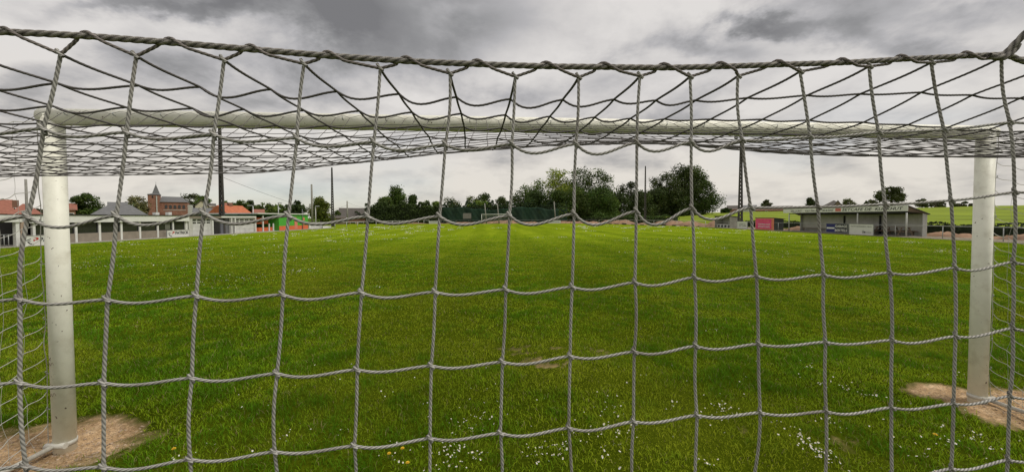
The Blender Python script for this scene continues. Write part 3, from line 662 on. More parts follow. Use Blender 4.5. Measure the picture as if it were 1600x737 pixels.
obj('far_roof_mesh', npmesh('far_roof_mesh', V, Fc, True), m_roof_twine, ro)
V, Fc, cc = twist(zig, .0020, .05, .018, nseg=6, mode='plain')
obj('bar_loops', npmesh('bar_loops', V, Fc, True), m_twine_thin, ro)

# side panels hanging from the edges of the roof
def side(g, sgn, jcol):
    edge = roof[jcol]; n_k = len(edge); d_out = gdir * sgn; pg = []; pc = Vector((g.x, g.y, 0)) + d_out * (PR + .015) + gback * .03; bc = Vector((edge[0].x, edge[0].y, 0)) + d_out * .05
    for k in range(n_k):
        t = k / NR; e = edge[NR - k]     # k=0 at the post
        base = pc.lerp(bc, t)
        col_ = []
        dist = k * .12
        drop = .42 * min(dist, .9) + .08 * max(dist - .9, 0)
        for i in range(20):
            z = 2.38 - i * .122 - drop
            bow = d_out * (.02 * sin(i * .5 + k * .4)) * min(1, k)
            col_.append(Vector((base.x, base.y, max(z, .012 + .01 * random.random()))) + bow + gback * random.gauss(0, .008))
        pg.append(col_)
    ps = []; pv = []
    for k in range(n_k):
        for i in range(20):
            if i + 1 < 20 and k > 0: pv.append([tuple(v) for v in cs(pg[k][i], pg[k][i + 1], 0, side=Vector((random.gauss(0, .002), random.gauss(0, .002), 0)), n_=5)])
            if k + 1 < n_k: ps.append([tuple(v) for v in cs(pg[k][i], pg[k + 1][i], .012 * random.uniform(.3, 1.6), n_=6)])
    ps.append([tuple(v) for v in pg[0]])
    V, Fc, cc = twist(ps, .0023, .05, .015, nseg=6, mode='plain'); V1, F1, c1 = twist(pv, .0010, .05, .03, nseg=5, mode='plain')
    F1 = F1 + len(V); V = np.concatenate([V, V1]); Fc = np.concatenate([Fc, F1])
    obj('side_panel', npmesh('side_panel', V, Fc, True), m_twine_thin, net)
side(GL, -1, 0); side(GR, 1, NCOL - 1)

# ------------------------------------------------------------------ FAR GOAL
fg = thing('far_goal', 'small white goal at the far end of the pitch before the dark green screen', 'goal', P(776, 350, 92)[:2] + (0,) if False else (P(776, 350, 92).x, 92, 0))
w_ = 3.72; zt = 2.44
for s in (-1, 1): MB().tube([(s * w_, 0, 0), (s * w_, 0, zt)], .06, 12).obj('post', m_white, fg)
MB().tube([(-w_ - .06, 0, zt), (w_ + .06, 0, zt)], .06, 12).obj('crossbar', m_white, fg)
for s in (-1, 1): MB().tube([(s * w_, 0, zt), (s * w_, 1.0, zt - .1), (s * w_, 2.0, 0.03)], .03, 8).obj('net_stay', m_grey, fg)
ps = []
for k in range(27):
    x = -w_ + 2 * w_ * k / 26; ps.append([(x, 0, zt), (x, .9, zt - .35 - .1 * sin(k)), (x, 1.5, 1.2), (x, 2.0, .03)])
for k in range(9):
    t = k / 8; yy = [0, .9, 1.5, 2.0]; zz = [zt, zt - .35, 1.2, .03]; y = np.interp(t * 3, range(4), yy); z = np.interp(t * 3, range(4), zz); ps.append([(-w_, y, z), (0, y, z - .06), (w_, y, z)])
V, Fc, cc = twist(ps, .008, .05, .3, nseg=4, mode='plain'); obj('net', npmesh('net', V, Fc), m_offwhite, fg)

# ------------------------------------------------------------------ FENCES AND RAILS
def rail(name, p0, p1, h, step, label, cat='railing', r=.03, m_=None, mesh_low=False):
    p0, p1 = Vector(p0), Vector(p1); t = thing(name, label, cat, p0[:]); m_ = m_ or m_offwhite; d = p1 - p0; n_ = max(int(d.length / step), 1)
    MB().tube([(0, 0, h), tuple(d + Vector((0, 0, h)))], r, 8).obj('top_rail', m_, t)
    pm = MB().tube([(0, 0, -.1), (0, 0, h)], r * 1.15, 8).mesh('post'); pm.materials.append(m_)
    for k in range(n_ + 1): o = obj('post', pm, None, t); o.location = d * (k / n_)
    return t
m_railw = mat('white_rail_paint', (.45, .45, .42), .5, .1, 6)
rail('pitch_railing', (30.6, 10, 0), (30.6, 55.4, 0), .92, 3.03, 'pale pipe railing along the right touchline past the stand', r=.02, m_=m_galv)
rail('pitch_railing', (-31.5, 57, 0), (-22, 98, 0), .95, 3.0, 'white post and rail barrier at the far left corner', m_=m_railw, r=.04)
rail('pitch_railing', (-21.5, 98.5, 0), (22, 96, 0), .95, 3.2, 'pipe railing behind the far goal line', m_=m_grey)
rail('pitch_railing', (22.5, 95.5, 0), (30.4, 58, 0), .95, 3.2, 'dull railing in front of the red earth at the far right corner', m_=m_offwhite)

def board(name, X, y0, y1, z0, z1, side_, face, label, group=None, thick=.04, loc_off=0):
    """hoarding whose face looks at the pitch; side_=+1 faces -X (right touchline), -1 faces +X"""
    t = thing(name, label, 'advertising board', (X, (y0 + y1) / 2, 0), group=group); hw = abs(y1 - y0) / 2
    MB().box(-thick / 2, thick / 2, -hw, hw, z0, z1).obj('panel', face, t)
    f = MB()
    for a in ((-thick / 2 - .012, -hw - .03, -hw, z0 - .03, z1 + .03), (-thick / 2 - .012, hw, hw + .03, z0 - .03, z1 + .03)): f.box(a[0], thick / 2 + .012, a[1], a[2], a[3], a[4])
    f.box(-thick / 2 - .012, thick / 2 + .012, -hw + .001, hw - .001, z1 + .001, z1 + .03); f.box(-thick / 2 - .012, thick / 2 + .012, -hw + .001, hw - .001, z0 - .03, z0 - .001)
    f.obj('frame', m_galv if name != 'x' else m_grey, t)
    return t, hw
def btext(t, s, hw, side_, u0, u1, z0, h, m_, **k):
    """u in 0..1 measured left to right as read"""
    if side_ > 0: o_ = Vector((-.024, hw - 2 * hw * u0, z0)); xd = (0, -1, 0)
    else: o_ = Vector((.024, -hw + 2 * hw * u0, z0)); xd = (0, 1, 0)
    return text(s, 'lettering', o_, xd, h, m_, t, width=2 * hw * (u1 - u0), **k)
m_bwhite = mat('white_board', (.62, .62, .58), .5, .05, 2, dirt=(.4, .39, .34), dscale=1.5, damt=.3)
t, hw = board('advertising_board', 30.46, 35.75, 33.45, .12, .95, 1, m_navy, 'navy blue advertising board with white lettering on the rail before the stand', 'advertising boards along the touchlines')
MB().box(-.026, -.021, -hw, hw * .1, .14, .93).obj('dark_half', m_blackink, t)
btext(t, 'GARAGE', hw, 1, .42, .97, .60, .24, m_white, bold=.02); btext(t, 'BERTELS', hw, 1, .42, .97, .22, .24, m_white, bold=.02)
MB().box(-.028, -.021, hw * .1 + .12, hw - .06, .46, .60).obj('white_bar', m_white, t)
t, hw = board('advertising_board', 30.46, 33.30, 31.1, .03, .93, 1, m_bwhite, 'white advertising board with grey lettering beside the navy board', 'advertising boards along the touchlines')
btext(t, 'BOUWONDERNEMING DIRCK', hw, 1, .06, .94, .70, .10, m_grey); btext(t, 'Uw', hw, 1, .56, .70, .17, .24, m_blackink, bold=.02); btext(t, 'idee', hw, 1, .72, .93, .17, .22, m_galv)
t, hw = board('advertising_board', 30.46, 49.9, 47.8, .04, .98, 1, m_bwhite, 'small white banner with faint lettering between the dugout and the pink shelter', 'advertising boards along the touchlines')
btext(t, 'Vrienden van', hw, 1, .18, .85, .62, .12, m_grey); btext(t, 'het Voetbal', hw, 1, .2, .9, .40, .14, m_grey, bold=.02)
def patrick(X, y0, y1, z0, z1, label):
    t, hw = board('advertising_board', X, y0, y1, z0, z1, -1, m_bwhite, label, 'advertising boards along the touchlines'); H = z1 - z0
    btext(t, 'PATRICK', hw, -1, .36, .97, z0 + H * .38, H * .46, m_blackink, bold=.03)
    b_ = MB(); u = lambda a: -hw + 2 * hw * a
    b_.poly([(.024, u(.20), z0 + H * .84), (.024, u(.30), z0 + H * .84), (.024, u(.335), z0 + H * .72), (.024, u(.30), z0 + H * .58), (.024, u(.24), z0 + H * .56), (.024, u(.27), z0 + H * .66), (.024, u(.27), z0 + H * .74)], (.004, 0, 0))
    b_.poly([(.024, u(.20), z0 + H * .66), (.024, u(.255), z0 + H * .60), (.024, u(.22), z0 + H * .44), (.024, u(.205), z0 + H * .44)], (.004, 0, 0)); b_.obj('red_mark', m_red, t)
    b_ = MB(); b_.tube([(.026, u(.03), z0 + H * .55), (.026, u(.08), z0 + H * .62), (.026, u(.14), z0 + H * .72)], .018, 6); b_.tube([(.026, u(.07), z0 + H * .45), (.026, u(.11), z0 + H * .25), (.026, u(.2), z0 + H * .12)], .025, 6)
    b_.tube([(.026, u(.1), z0 + H * .5), (.026, u(.14), z0 + H * .45)], .014, 6); b_.obj('black_figure', m_blackink, t)
    return t
patrick(-30.3, 32.4, 34.6, .03, .62, 'white PATRICK advertising board below the last clubhouse window')
patrick(-29.9, 22.6, 24.7, .03, .62, 'white PATRICK advertising board half hidden behind the left goal post')

# ------------------------------------------------------------------ STAND ON THE RIGHT
m_clad = corrug('grey_corrugated_cladding', (.42, .41, .36), .19, 1, depth=.8)
m_clad_x = corrug('pale_side_cladding', (.40, .40, .37), .19, 0, depth=.5)
st = thing('covered_stand', 'long low covered stand with lettered white fascia on the right touchline', 'stand', (31.0, 35, 0)); y0, y1 = -6.1, 6.2
MB().box(1.42, 1.5, y0, y1, 0, 1.795).obj('back_wall', m_clad, st)
for yy in (y0, y1 - .06): MB().poly([(1.16, yy, 0), (1.41, yy, 0), (1.41, yy, 1.80), (1.16, yy, 1.85)], (0, .06, 0)).obj('side_wall', m_clad_x, st)
MB().poly([(-.12, y0 - .1, 2.42), (1.62, y0 - .1, 1.74), (1.62, y0 - .1, 1.81), (-.12, y0 - .1, 2.49)], (0, y1 - y0 + .9, 0)).obj('roof', mat('dark_roof_sheet', (.05, .045, .04), .7, .2, 3), st)
fas = MB().box(-.16, -.121, y0 - .1, y1 + .8, 2.03, 2.47).obj('fascia', m_white, st)
MB().box(-.10, 1.2, y0 + .01, y1 - .01, 1.90, 1.98).obj('roof_beam', m_black, st)
MB().poly([(-.1, y0 - .05, 2.0), (-.1, y0 - .05, 2.40), (1.45, y0 - .05, 1.80), (1.16, y0 - .05, 1.86)], (0, .04, 0)).obj('gable', mat('brown_gable', (.12, .085, .055), .8, .2, 3), st)
for yy in np.linspace(y0, y1, 4): MB().tube([(-.1, yy + (0.02 if yy < 0 else -.02), 0), (-.1, yy + (0.02 if yy < 0 else -.02), 1.915)], .055, 10).obj('column', m_railw, st)
for yy in (-2.6, .9, 3.9): MB().box(1.32, 1.415, yy, yy + .12, 0, 1.70).obj('wall_post', m_black, st)
MB().box(.2, 1.3, y0 + .1, y1 - .1, .031, .09).obj('floor_slab', m_conc, st)
bench = MB(); bench.box(1.0, 1.3, y0 + .4, y1 - .4, .38, .42)
for yy in np.linspace(y0 + .6, y1 - .6, 7): bench.box(1.1, 1.18, yy, yy + .06, .09, .379)
bench.obj('bench', m_wood, st)
def ftext(s, ya, yb, z, h, m_, sh=.25): return text(s, 'lettering', Vector((-.163, ya, z)), (0, -1, 0), h, m_, fas, width=ya - yb, shear=sh, bold=.012)
ftext('EETCAFE DE', -.5, -3.35, 2.13, .25, m_blackink); ftext('KLICKHUT', -3.6, -5.85, 2.13, .25, m_blackink)
ftext('ZELCUNT -', 5.9, 4.1, 2.13, .17, m_blackink); ftext('VOLLE ZAAL MEET -', 3.9, 1.85, 2.13, .18, m_blackink); ftext('DEN BLOKHUT', 1.75, .45, 2.13, .18, m_blackink)
MB().box(-.166, -.161, -.35, .25, 2.10, 2.40).obj('red_emblem', mat('faded_red', (.5, .14, .11), .6, .2, 8), fas)
# picnic tables before the stand
def picnic(x, y, rz, label):
    t = thing('picnic_table', label, 'picnic table', (x, y, .03), rz, group='picnic tables in front of the stand')
    b_ = MB(); [b_.box(-.75, .75, -.34 + .17 * k, -.19 + .17 * k, .68, .72) for k in range(4)]; b_.obj('table_top', m_wood, t)
    for s in (-1, 1):
        MB().box(-.75, .75, s * .62 - .12, s * .62 + .12, .40, .44).obj('seat', m_wood, t)
        MB().box(s * .55 - .03, s * .55 + .03, -.70, .70, .33, .395).obj('cross_beam', m_wood, t)
        for q in (-1, 1): MB().poly([(s * .55 - .07, q * .2, .675), (s * .55 - .07, q * .3, .675), (s * .55 - .07, q * .62, 0), (s * .55 - .07, q * .52, 0)], (.035, 0, 0)).obj('leg', m_wood, t)
picnic(30.2 + 1.2, 30.0, 1.45, 'brown wooden picnic table by the nearest stand column'); picnic(31.5, 28.6 + 3.6, 1.6, 'brown wooden picnic table just right of the white board')

# ------------------------------------------------------------------ DUGOUT AND PINK SHELTER
dg = thing('dugout', 'small pale open fronted dugout beside the concrete mast', 'dugout', (30.6, 53.8, 0))
m_pale = mat('pale_panel', (.34, .33, .28), .8, .1, 2, dirt=(.2, .19, .16), dscale=1.5)
MB().box(1.25, 1.32, -1.85, 1.85, 0, 1.55).obj('back_wall', m_pale, dg)
for yy in (-1.92, 1.86): MB().poly([(0, yy, 0), (1.32, yy, 0), (1.32, yy, 1.5), (0, yy, 1.68)], (0, .06, 0)).obj('side_wall', m_pale, dg)
MB().poly([(-.15, -2, 1.70), (1.42, -2, 1.56), (1.42, -2, 1.63), (-.15, -2, 1.77)], (0, 4, 0)).obj('roof', m_black, dg)
MB().box(.25, .9, -1.8, 1.8, .02, .52).obj('bench_box', m_bwhite, dg)
for k in range(4): MB().box(.22, .249, -1.55 + k * .85, -1.05 + k * .85, .12, .42).obj('seat_opening', m_black, dg)
pk = thing('shelter', 'pink and orange boarded shelter with dark side on the right touchline', 'shelter', (30.55, 44.7, 0))
m_pink = mat('magenta_board', (.70, .05, .20), .5, .12, 2, dirt=(.6, .2, .25), dscale=1.8, damt=.4)
m_orange = mat('orange_frame', (.62, .20, .12), .6, .1, 2)
MB().box(.02, 1.15, -1.6, 1.6, 0, 1.38).obj('shell', mat('dark_green_grey', (.05, .055, .05), .8, .2, 2), pk)
MB().poly([(-.05, -1.68, 1.45), (1.3, -1.68, 1.32), (1.3, -1.68, 1.385), (-.05, -1.68, 1.52)], (0, 3.36, 0)).obj('roof', m_wood, pk)
MB().box(-.02, .019, -1.62, 1.62, .05, 1.44).obj('border', m_orange, pk)
MB().box(-.03, -.021, -1.25, 1.5, .2, 1.32).obj('pink_board', m_pink, pk)
text('VOETBALCLUB', 'lettering', Vector((-.035, 1.1, .62)), (0, -1, 0), .17, m_bwhite, pk, width=2.1, bold=.03); text('SPORTCAFE', 'lettering', Vector((-.035, 1.1, .32)), (0, -1, 0), .17, m_bwhite, pk, width=2.1, bold=.03)
text('KANTINE', 'lettering', Vector((-.035, 1.0, .98)), (0, -1, 0), .16, m_orange, pk, width=1.8)

# ------------------------------------------------------------------ CLUBHOUSE ROW ON THE LEFT (walls face +X)
def Yx(px, X): v = ray(px, 345); return X * v.y / v.x
ch = thing('clubhouse', 'long low white clubhouse with a row of dark windows', 'clubhouse', (-31, 28, 0))
def yy_(px, X=-31): return Yx(px, X) - 28
m_plinth = mat('grey_brown_plinth', (.25, .215, .17), .9, .12, 2.5, dirt=(.14, .12, .09), dscale=2, damt=.5)
ya, yb = yy_(38), yy_(293)
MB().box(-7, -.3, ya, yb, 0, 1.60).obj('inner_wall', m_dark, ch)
MB().box(-.12, 0, ya, yb, 0, .64).obj('plinth', m_plinth, ch)
MB().box(-.5, .18, ya - .05, yb, 1.43, 1.93).obj('fascia', m_white, ch)
MB().box(-7, .24, ya - .05, yb + .05, 1.931, 2.0).obj('roof', m_black, ch)
cols = [52, 118, 155, 189, 218, 246, 270, 291]
for px in cols: c = yy_(px); MB().box(-.10, .035, c - .07, c + .07, .0, 1.429).obj('column', m_white, ch)
MB().box(-.3, .01, yy_(288.5), yb, 0, 1.428).obj('end_wall', m_offwhite, ch)
for a, b2 in zip(cols[:-1], cols[1:]):
    c0, c1 = yy_(a) + .08, yy_(b2) - .08
    f = MB()
    f.box(-.09, -.03, c0, c0 + .05, .645, 1.425); f.box(-.09, -.03, c1 - .05, c1, .645, 1.425); f.box(-.09, -.03, c0 + .051, c1 - .051, 1.37, 1.425); f.box(-.09, -.03, c0 + .051, c1 - .051, .645, .69)
    w = f.obj('window', m_black, ch); MB().box(-.075, -.06, c0 + .052, c1 - .052, .691, 1.369).obj('pane', m_glass, w)
MB().box(-.05, -.04, yy_(109), yy_(115), 1.08, 1.26).obj('notice', m_white, ch)
MB().box(-.055, -.045, yy_(258.5), yy_(266), .70, 1.36).obj('blind', mat('olive_blind', (.13, .135, .10), .8), ch)
for (px, zt_) in ((242, 2.25), (262, 2.3)): c = yy_(px, -33); MB().box(-2.2, -1.9, c, c + .35, 2.0, zt_).obj('roof_vent', m_white, ch)
# entrance porch at the near end
po = thing('porch', 'white flat porch canopy with rounded corner over a dark entrance at the left edge', 'porch', (-30.2, 20, 0))
pyb = Yx(41, -30.2) - 20
cnr = [(-2.5, pyb), (-.35, pyb), (-.12, pyb - .08), (-.02, pyb - .2), (0, pyb - .4), (0, -7), (-2.5, -7)]
MB().poly([(x, y, 1.50) for x, y in cnr], (0, 0, .42)).obj('canopy', m_white, po)
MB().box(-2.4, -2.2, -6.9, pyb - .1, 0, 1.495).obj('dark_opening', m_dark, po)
for px, m_ in ((25.5, m_white), (33, mat('pink_brown_column', (.34, .25, .19), .8))): c = Yx(px, -30.35) - 20; MB().box(-.28, -.08, c - .09, c + .09, 0, 1.495).obj('column', m_, po)
MB().tube([(-.15, -6.8, .75), (-.15, Yx(24, -30.35) - 20.1, .75)], .02, 8).obj('handrail', m_galv, po)
for px in (5, 12): c = Yx(px, -30.35) - 20; MB().tube([(-.15, c, 0), (-.15, c, .75)], .02, 8).obj('rail_post', m_galv, po)

# garages
ga = thing('garage_block', 'low garage block with white sectional doors and a dark recess', 'garage', (-31, 40, 0))
gy = lambda px: Yx(px, -31) - 40
MB().box(-6, -.25, gy(294), gy(400), 0, 1.75).obj('body', m_grey, ga)
MB().box(-6, .1, gy(294), gy(400), 1.93, 2.0).obj('roof', m_black, ga)
MB().box(-.3, .08, gy(345), gy(399.5), 1.74, 1.929).obj('fascia', m_white, ga)
MB().box(-.3, .05, gy(294) + .01, gy(345) - .01, 1.70, 1.928).obj('lintel', m_plinth, ga)
MB().box(-.249, .02, gy(294) + .02, gy(300.5), 0, 1.699).obj('wall', m_offwhite, ga)
m_door = corrug('white_sectional_door', (.52, .52, .49), .42, 2, depth=.6, dark=.7)
def gdoor(p0, p1, parent):
    a, b2 = gy(p0), gy(p1); d = MB().box(-.24, -.14, a, b2, .02, 1.68).obj('garage_door', m_door, parent)
    nn = 8
    for r_ in range(2):
        for k in range(nn):
            c = a + (b2 - a) * (k + .5 + (.12 if k % 2 == 0 else -.12)) / nn; w = (b2 - a) / nn * .34
            MB().box(-.145, -.132, c - w, c + w, 1.18 + r_ * .24, 1.33 + r_ * .24).obj('pane', m_glass, d)
gdoor(301.5, 331, ga); gdoor(368, 398, ga)
for px in (331.8, 361.5, 367, 399): c = gy(px); MB().box(-.2, .06, c - .07, c + .07, 0, 1.70).obj('pillar', m_white, ga)
MB().box(-.245, -.18, gy(347), gy(355), 0, 1.6).obj('grey_door', mat('slate_door', (.11, .11, .13), .6), ga)
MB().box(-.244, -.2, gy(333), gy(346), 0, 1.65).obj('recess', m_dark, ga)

# green and orange youth building
gn_ = thing('painted_pavilion', 'bright green and orange painted sports pavilion beyond the garages', 'pavilion', (-31, 50, 0))
py_ = lambda px: Yx(px, -31) - 50
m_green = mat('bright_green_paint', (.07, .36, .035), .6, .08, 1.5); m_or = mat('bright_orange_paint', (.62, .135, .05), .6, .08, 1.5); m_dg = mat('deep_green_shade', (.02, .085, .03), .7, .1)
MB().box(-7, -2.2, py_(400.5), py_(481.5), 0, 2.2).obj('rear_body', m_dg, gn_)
MB().box(-2.19, -.02, py_(436), py_(481.5), 0, 2.19).obj('front_body', m_green, gn_)
MB().box(-7.1, .2, py_(400.5), py_(482), 2.201, 2.32).obj('roof_edge', m_white, gn_)
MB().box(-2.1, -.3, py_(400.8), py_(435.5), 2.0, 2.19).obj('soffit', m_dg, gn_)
MB().box(-.018, .01, py_(436.2), py_(481.3), .05, .62).obj('orange_band', m_or, gn_)
MB().box(-1.2, -1.1, py_(404), py_(432), .95, 1.75).obj('orange_panel', m_or, gn_)
MB().box(-.9, -.8, py_(401), py_(435.5), .0, .5).obj('low_orange_wall', m_or, gn_)
for px in (411.5, 421, 427.5): c = py_(px); MB().box(-.12, .0, c - .07, c + .07, 0, 1.999 if px < 415 else 1.0).obj('column', m_white, gn_)
m_sal = mat('salmon_paint', (.60, .20, .13), .6, .1)
for (a, b2, z0, z1) in ((460, 464.5, .15, 1.25), (473, 478, .7, 1.0), (473, 476, 1.35, 1.75), (458, 463, 1.62, 1.8)): MB().box(.011, .02, py_(a), py_(b2), z0, z1).obj('painted_figure', m_sal, gn_)
MB().tube([(.12, py_(471.5), 0), (.12, py_(471.5), 3.0)], .05, 8).obj('downpipe', m_grey, gn_)
# white items beyond
for (p0, p1, X, z0, z1, lab, mm_) in ((482.5, 503, -31.2, .1, .72, 'long pale banner on the rail past the painted pavilion', m_bwhite), (504, 517, -30.8, .05, .35, 'narrow low white board at the end of the pale banner', m_white)):
    a, b2 = Yx(p0, X), Yx(p1, X); t, hw = board('advertising_board', X, a, b2, z0, z1, -1, mm_, lab, 'advertising boards along the touchlines')
    if p1 == 503: btext(t, 'SPORT EN SPEL', hw, -1, .15, .85, z0 + .2, .25, m_galv)
for (px, w, lab) in ((678, 15, 'white board on the far rail left of the far goal'), (866.5, 19, 'pale board on the far rail right of the far goal')):
    p = P(px, 347, 95.2); t = thing('advertising_board', lab, 'advertising board', (p.x, 95.2, 0), group='boards on the far rail'); hw = w / 2 / F * 95.2
    MB().box(-hw, hw, -.03, .03, .12, .8).obj('panel', m_bwhite, t); MB().box(-hw * .8, hw * .8, -.036, -.031, .35, .6).obj('faint_print', m_galv, t)

# ------------------------------------------------------------------ MASTS AND POLES
def mast(px, ybase_unused, Y, ztop, wb, label, rz=0, X=None, lamps=2):
    X = X if X is not None else (px - 800) / F * Y; t = thing('floodlight_mast', label, 'mast', (X, Y, 0), rz, group='slotted concrete floodlight masts')
    n_ = int(ztop / .62); b_ = MB(); wt = wb * .32; th = .11
    w = lambda z: (wb + (wt - wb) * z / ztop) / 2
    for s in (-1, 1):
        fl = .3
        b_.poly([(s * w(0), -th, 0), (s * w(0) * .42, -th, 0), (s * w(ztop) * .42, -th, ztop), (s * w(ztop), -th, ztop)], (0, 2 * th, 0))
    z = 1.2; b_.box(-w(0) * .415, w(0) * .415, -th + .003, th - .003, 0, 1.1)
    while z < ztop - .2:
        hh = .27; ww = w(z) * .42
        b_.box(-ww * .985, ww * .985, -th + .003, th - .003, z, z + hh); z += .5
    b_.obj('slotted_shaft', m_darkconc, t)
    c = MB().box(-.9, .9, -.05, .05, ztop, ztop + .1).obj('crossarm', m_grey, t) if lamps else None
    for k in range(lamps):
        x = (-.7 + 1.4 * k / max(lamps - 1, 1)); mx = Matrix.Translation((x, .0, ztop - .18)) @ Matrix.Rotation(radians(-28), 4, 'X'); l_ = MB().box(-.2, .2, -.1, .12, -.16, .14, mx=mx, bev=.02).obj('floodlight', m_grey, t)
    return t
mast(344, 0, 40, 12.2, .56, 'tall dark slotted concrete mast in front of the garages', X=-31.4, lamps=1)
mast(520, 0, 73, 11.6, .62, 'slotted concrete mast at the far left beyond the painted pavilion', lamps=0)
mast(1152, 0, 50, 12.4, .66, 'tall slotted concrete mast right of the dugout', X=30.9, lamps=1)
mast(1008, 0, 80, 12.6, .50, 'slim slotted concrete mast before the big trees at the far right', lamps=0)
def pole(px, Y, ztop, r, m_, label, cat='pole', arm=None, z0=0):
    X = (px - 800) / F * Y; t = thing('utility_pole' if not arm else 'lamp_post', label, cat, (X, Y, z0)); MB().tube([(0, 0, 0), (0, 0, ztop - z0)], [r, r * .75], 10).obj('shaft', m_, t)
    if arm: MB().tube([(0, 0, ztop - z0), (arm * .5, 0, ztop - z0 + .12), (arm, 0, ztop - z0 + .1)], r * .5, 6).obj('arm', m_, t); MB().box(arm - .35, arm + .25, -.12, .12, ztop - z0 + .03, ztop - z0 + .16, .02).obj('lamp_head', m_galv, t)
    return t
pole(488, 76, P(488, 288, 76).z, .22, m_conc, 'plain tapered concrete pole before the round willow')
pole(493.5, 62, P(493, 323, 62).z, .09, m_offwhite, 'short white lamp post beside the concrete pole', 'lamp post', .35)
pole(435.5, 62, P(435, 318, 62).z, .08, m_galv, 'thin lamp post behind the painted pavilion roof', 'lamp post', .3)
pole(396, 58, P(396, 322, 58).z, .09, m_galv, 'grey lamp post in front of the orange roof', 'lamp post', -.5)
pole(43, 27.5, P(43, 280, 27.5).z, .09, m_conc, 'grey pole rising behind the clubhouse porch roof')
pole(543, 95, P(543, 314, 95).z, .2, m_conc, 'distant concrete pole above the dark roofed house')
for px, yt, Y, lab in ((759, 318, 99, 'weathered leaning post of the dark screen behind the far goal left side'), (778.5, 318, 99.4, 'weathered post of the dark screen above the far goal'), (866, 315, 99.2, 'weathered post of the dark screen right of the far goal')):
    p = P(px, yt, Y); t = thing('screen_post', lab, 'post', (p.x, Y - 1.2, 0), group='posts before the dark windbreak screen'); MB().tube([(.25, 0, 0), (-.2, 0, p.z)], [.16, .12], 8).obj('shaft', m_conc, t)
# overhead wires
def wire(a, b2, sag, label):
    a, b2 = Vector(a), Vector(b2); n_ = 24; o = MB().tube([a.lerp(b2, k / n_) - Vector((0, 0, sag * 4 * (k / n_) * (1 - k / n_))) for k in range(n_ + 1)], .018, 5).obj('overhead_wire', m_black, label=label, cat='wire', group='overhead wires'); return o
wire(P(348, 277, 40.3), P(488, 326, 75.8), .25, 'thin overhead wire running from the garage mast to the far pole')
wire(P(488, 330, 75.8) , P(543, 320, 95), .4, 'thin overhead wire between the two plain concrete poles'); wire(P(543, 316, 95), P(578, 326, 110), .3, 'thin overhead wire running right from the distant pole')

# ------------------------------------------------------------------ HOUSES AND CHURCH
m_roofred = mat('red_roof_tiles', (.27, .105, .07), .85, .25, 3, bump=.5, bscale=6, stretch=(1, 1, 4)); m_roofdk = mat('dark_roof_tiles', (.085, .075, .065), .85, .2, 3); m_slate = mat('slate_roof', (.13, .13, .13), .7, .15, 3)
m_brick = brick('village_brick', (.24, .10, .06), (.20, .085, .05), (.25, .2, .16)); m_brick2 = brick('church_brick', (.27, .105, .06), (.22, .085, .05), (.27, .2, .15)); m_render = mat('cream_render', (.48, .44, .33), .85, .08, 1.5); m_brownbrick = brick('brown_brick', (.17, .125, .09), (.14, .10, .075), (.2, .17, .14))
def house(px0, px1, yr, ye, Y, depth, label, wall, roof_, axis='x', inset=0., z0=-1.5, chim=(), wins=(), pxr=None, name='house'):
    """ridge height at yr, eaves at ye; axis = ridge direction; built in world units at depth Y"""
    a, b2 = P(px0, ye, Y), P(px1, ye, Y); zr = P((px0 + px1) / 2, yr, Y + (depth / 2 if axis == 'x' else 0)).z; ze = a.z; cx = (a.x + b2.x) / 2; th_ = math.atan2(-cx, Y); w = (b2.x - a.x) * cos(th_)
    t = thing(name, label, name.replace('_', ' '), (cx, Y, z0), th_); hw = w / 2; zr -= z0; ze -= z0
    if axis == 'x':
        MB().poly([(-hw, 0, 0), (-hw, depth, 0), (-hw, depth, ze), (-hw + inset * .5, depth / 2, zr - .15), (-hw, 0, ze)] if inset == 0 else [(-hw, 0, 0), (-hw, depth, 0), (-hw, depth, ze - .05), (-hw, 0, ze - .05)], (w, 0, 0)).obj('wall', wall, t)
        r_ = MB(); e_ = .25; th = .16
        v = [(-hw - e_, -e_, ze - .12), (hw + e_, -e_, ze - .12), (hw + e_, depth + e_, ze - .12), (-hw - e_, depth + e_, ze - .12), (-hw + inset - (0 if inset else e_), depth / 2, zr), (hw - inset + (0 if inset else e_), depth / 2, zr)]
        bm = r_.bm; vs = [bm.verts.new(q) for q in v]
        for f in ((0, 1, 5, 4), (2, 3, 4, 5), (1, 2, 5), (3, 0, 4), (3, 2, 1, 0)): bm.faces.new([vs[i] for i in f])
        rf_ = r_.obj('roof', roof_, t)
    else:
        MB().poly([(-hw, 0, 0), (hw, 0, 0), (hw, 0, ze), (0, 0, zr - .1), (-hw, 0, ze)], (0, depth, 0)).obj('wall', wall, t)
        rf_ = MB()
        for s in (-1, 1): rf_.poly([(s * (hw + .25), -.2, ze - .2), (0, -.2, zr), (0, -.2, zr + .18), (s * (hw + .25), -.2, ze - .02)], (0, depth + .4, 0))
        rf_ = rf_.obj('roof', roof_, t)
    for (u, h_) in chim:
        x = -hw + u * w; MB().box(x - .3, x + .3, depth / 2 - .3 + (.0 if axis == 'x' else 1), depth / 2 + .3, zr - .6, zr + h_).obj('chimney', m_brick, rf_)
    for (u, v_, ww, hh) in wins:
        x = -hw + u * w; z = v_ * ze; f = MB().box(x - ww / 2 - .08, x + ww / 2 + .08, -.05, -.003, z - hh / 2 - .08, z + hh / 2 + .08).obj('window', m_white, t); MB().box(x - ww / 2, x + ww / 2, -.07, -.051, z - hh / 2, z + hh / 2).obj('pane', m_glass, f)
    return t
house(-60, 20, 312, 333, 64, 9, 'large red tiled house behind the clubhouse porch, at the left edge', m_brick, m_roofred, 'x', chim=((.7, .7),), wins=((.3, .8, 1, 1), (.6, .8, 1, 1)))
house(14, 66, 319, 335, 52, 8, 'red tiled roof with a darker gable left of the goal post', m_brick, m_roofred, 'x', 1.2, chim=((.2, .5),))
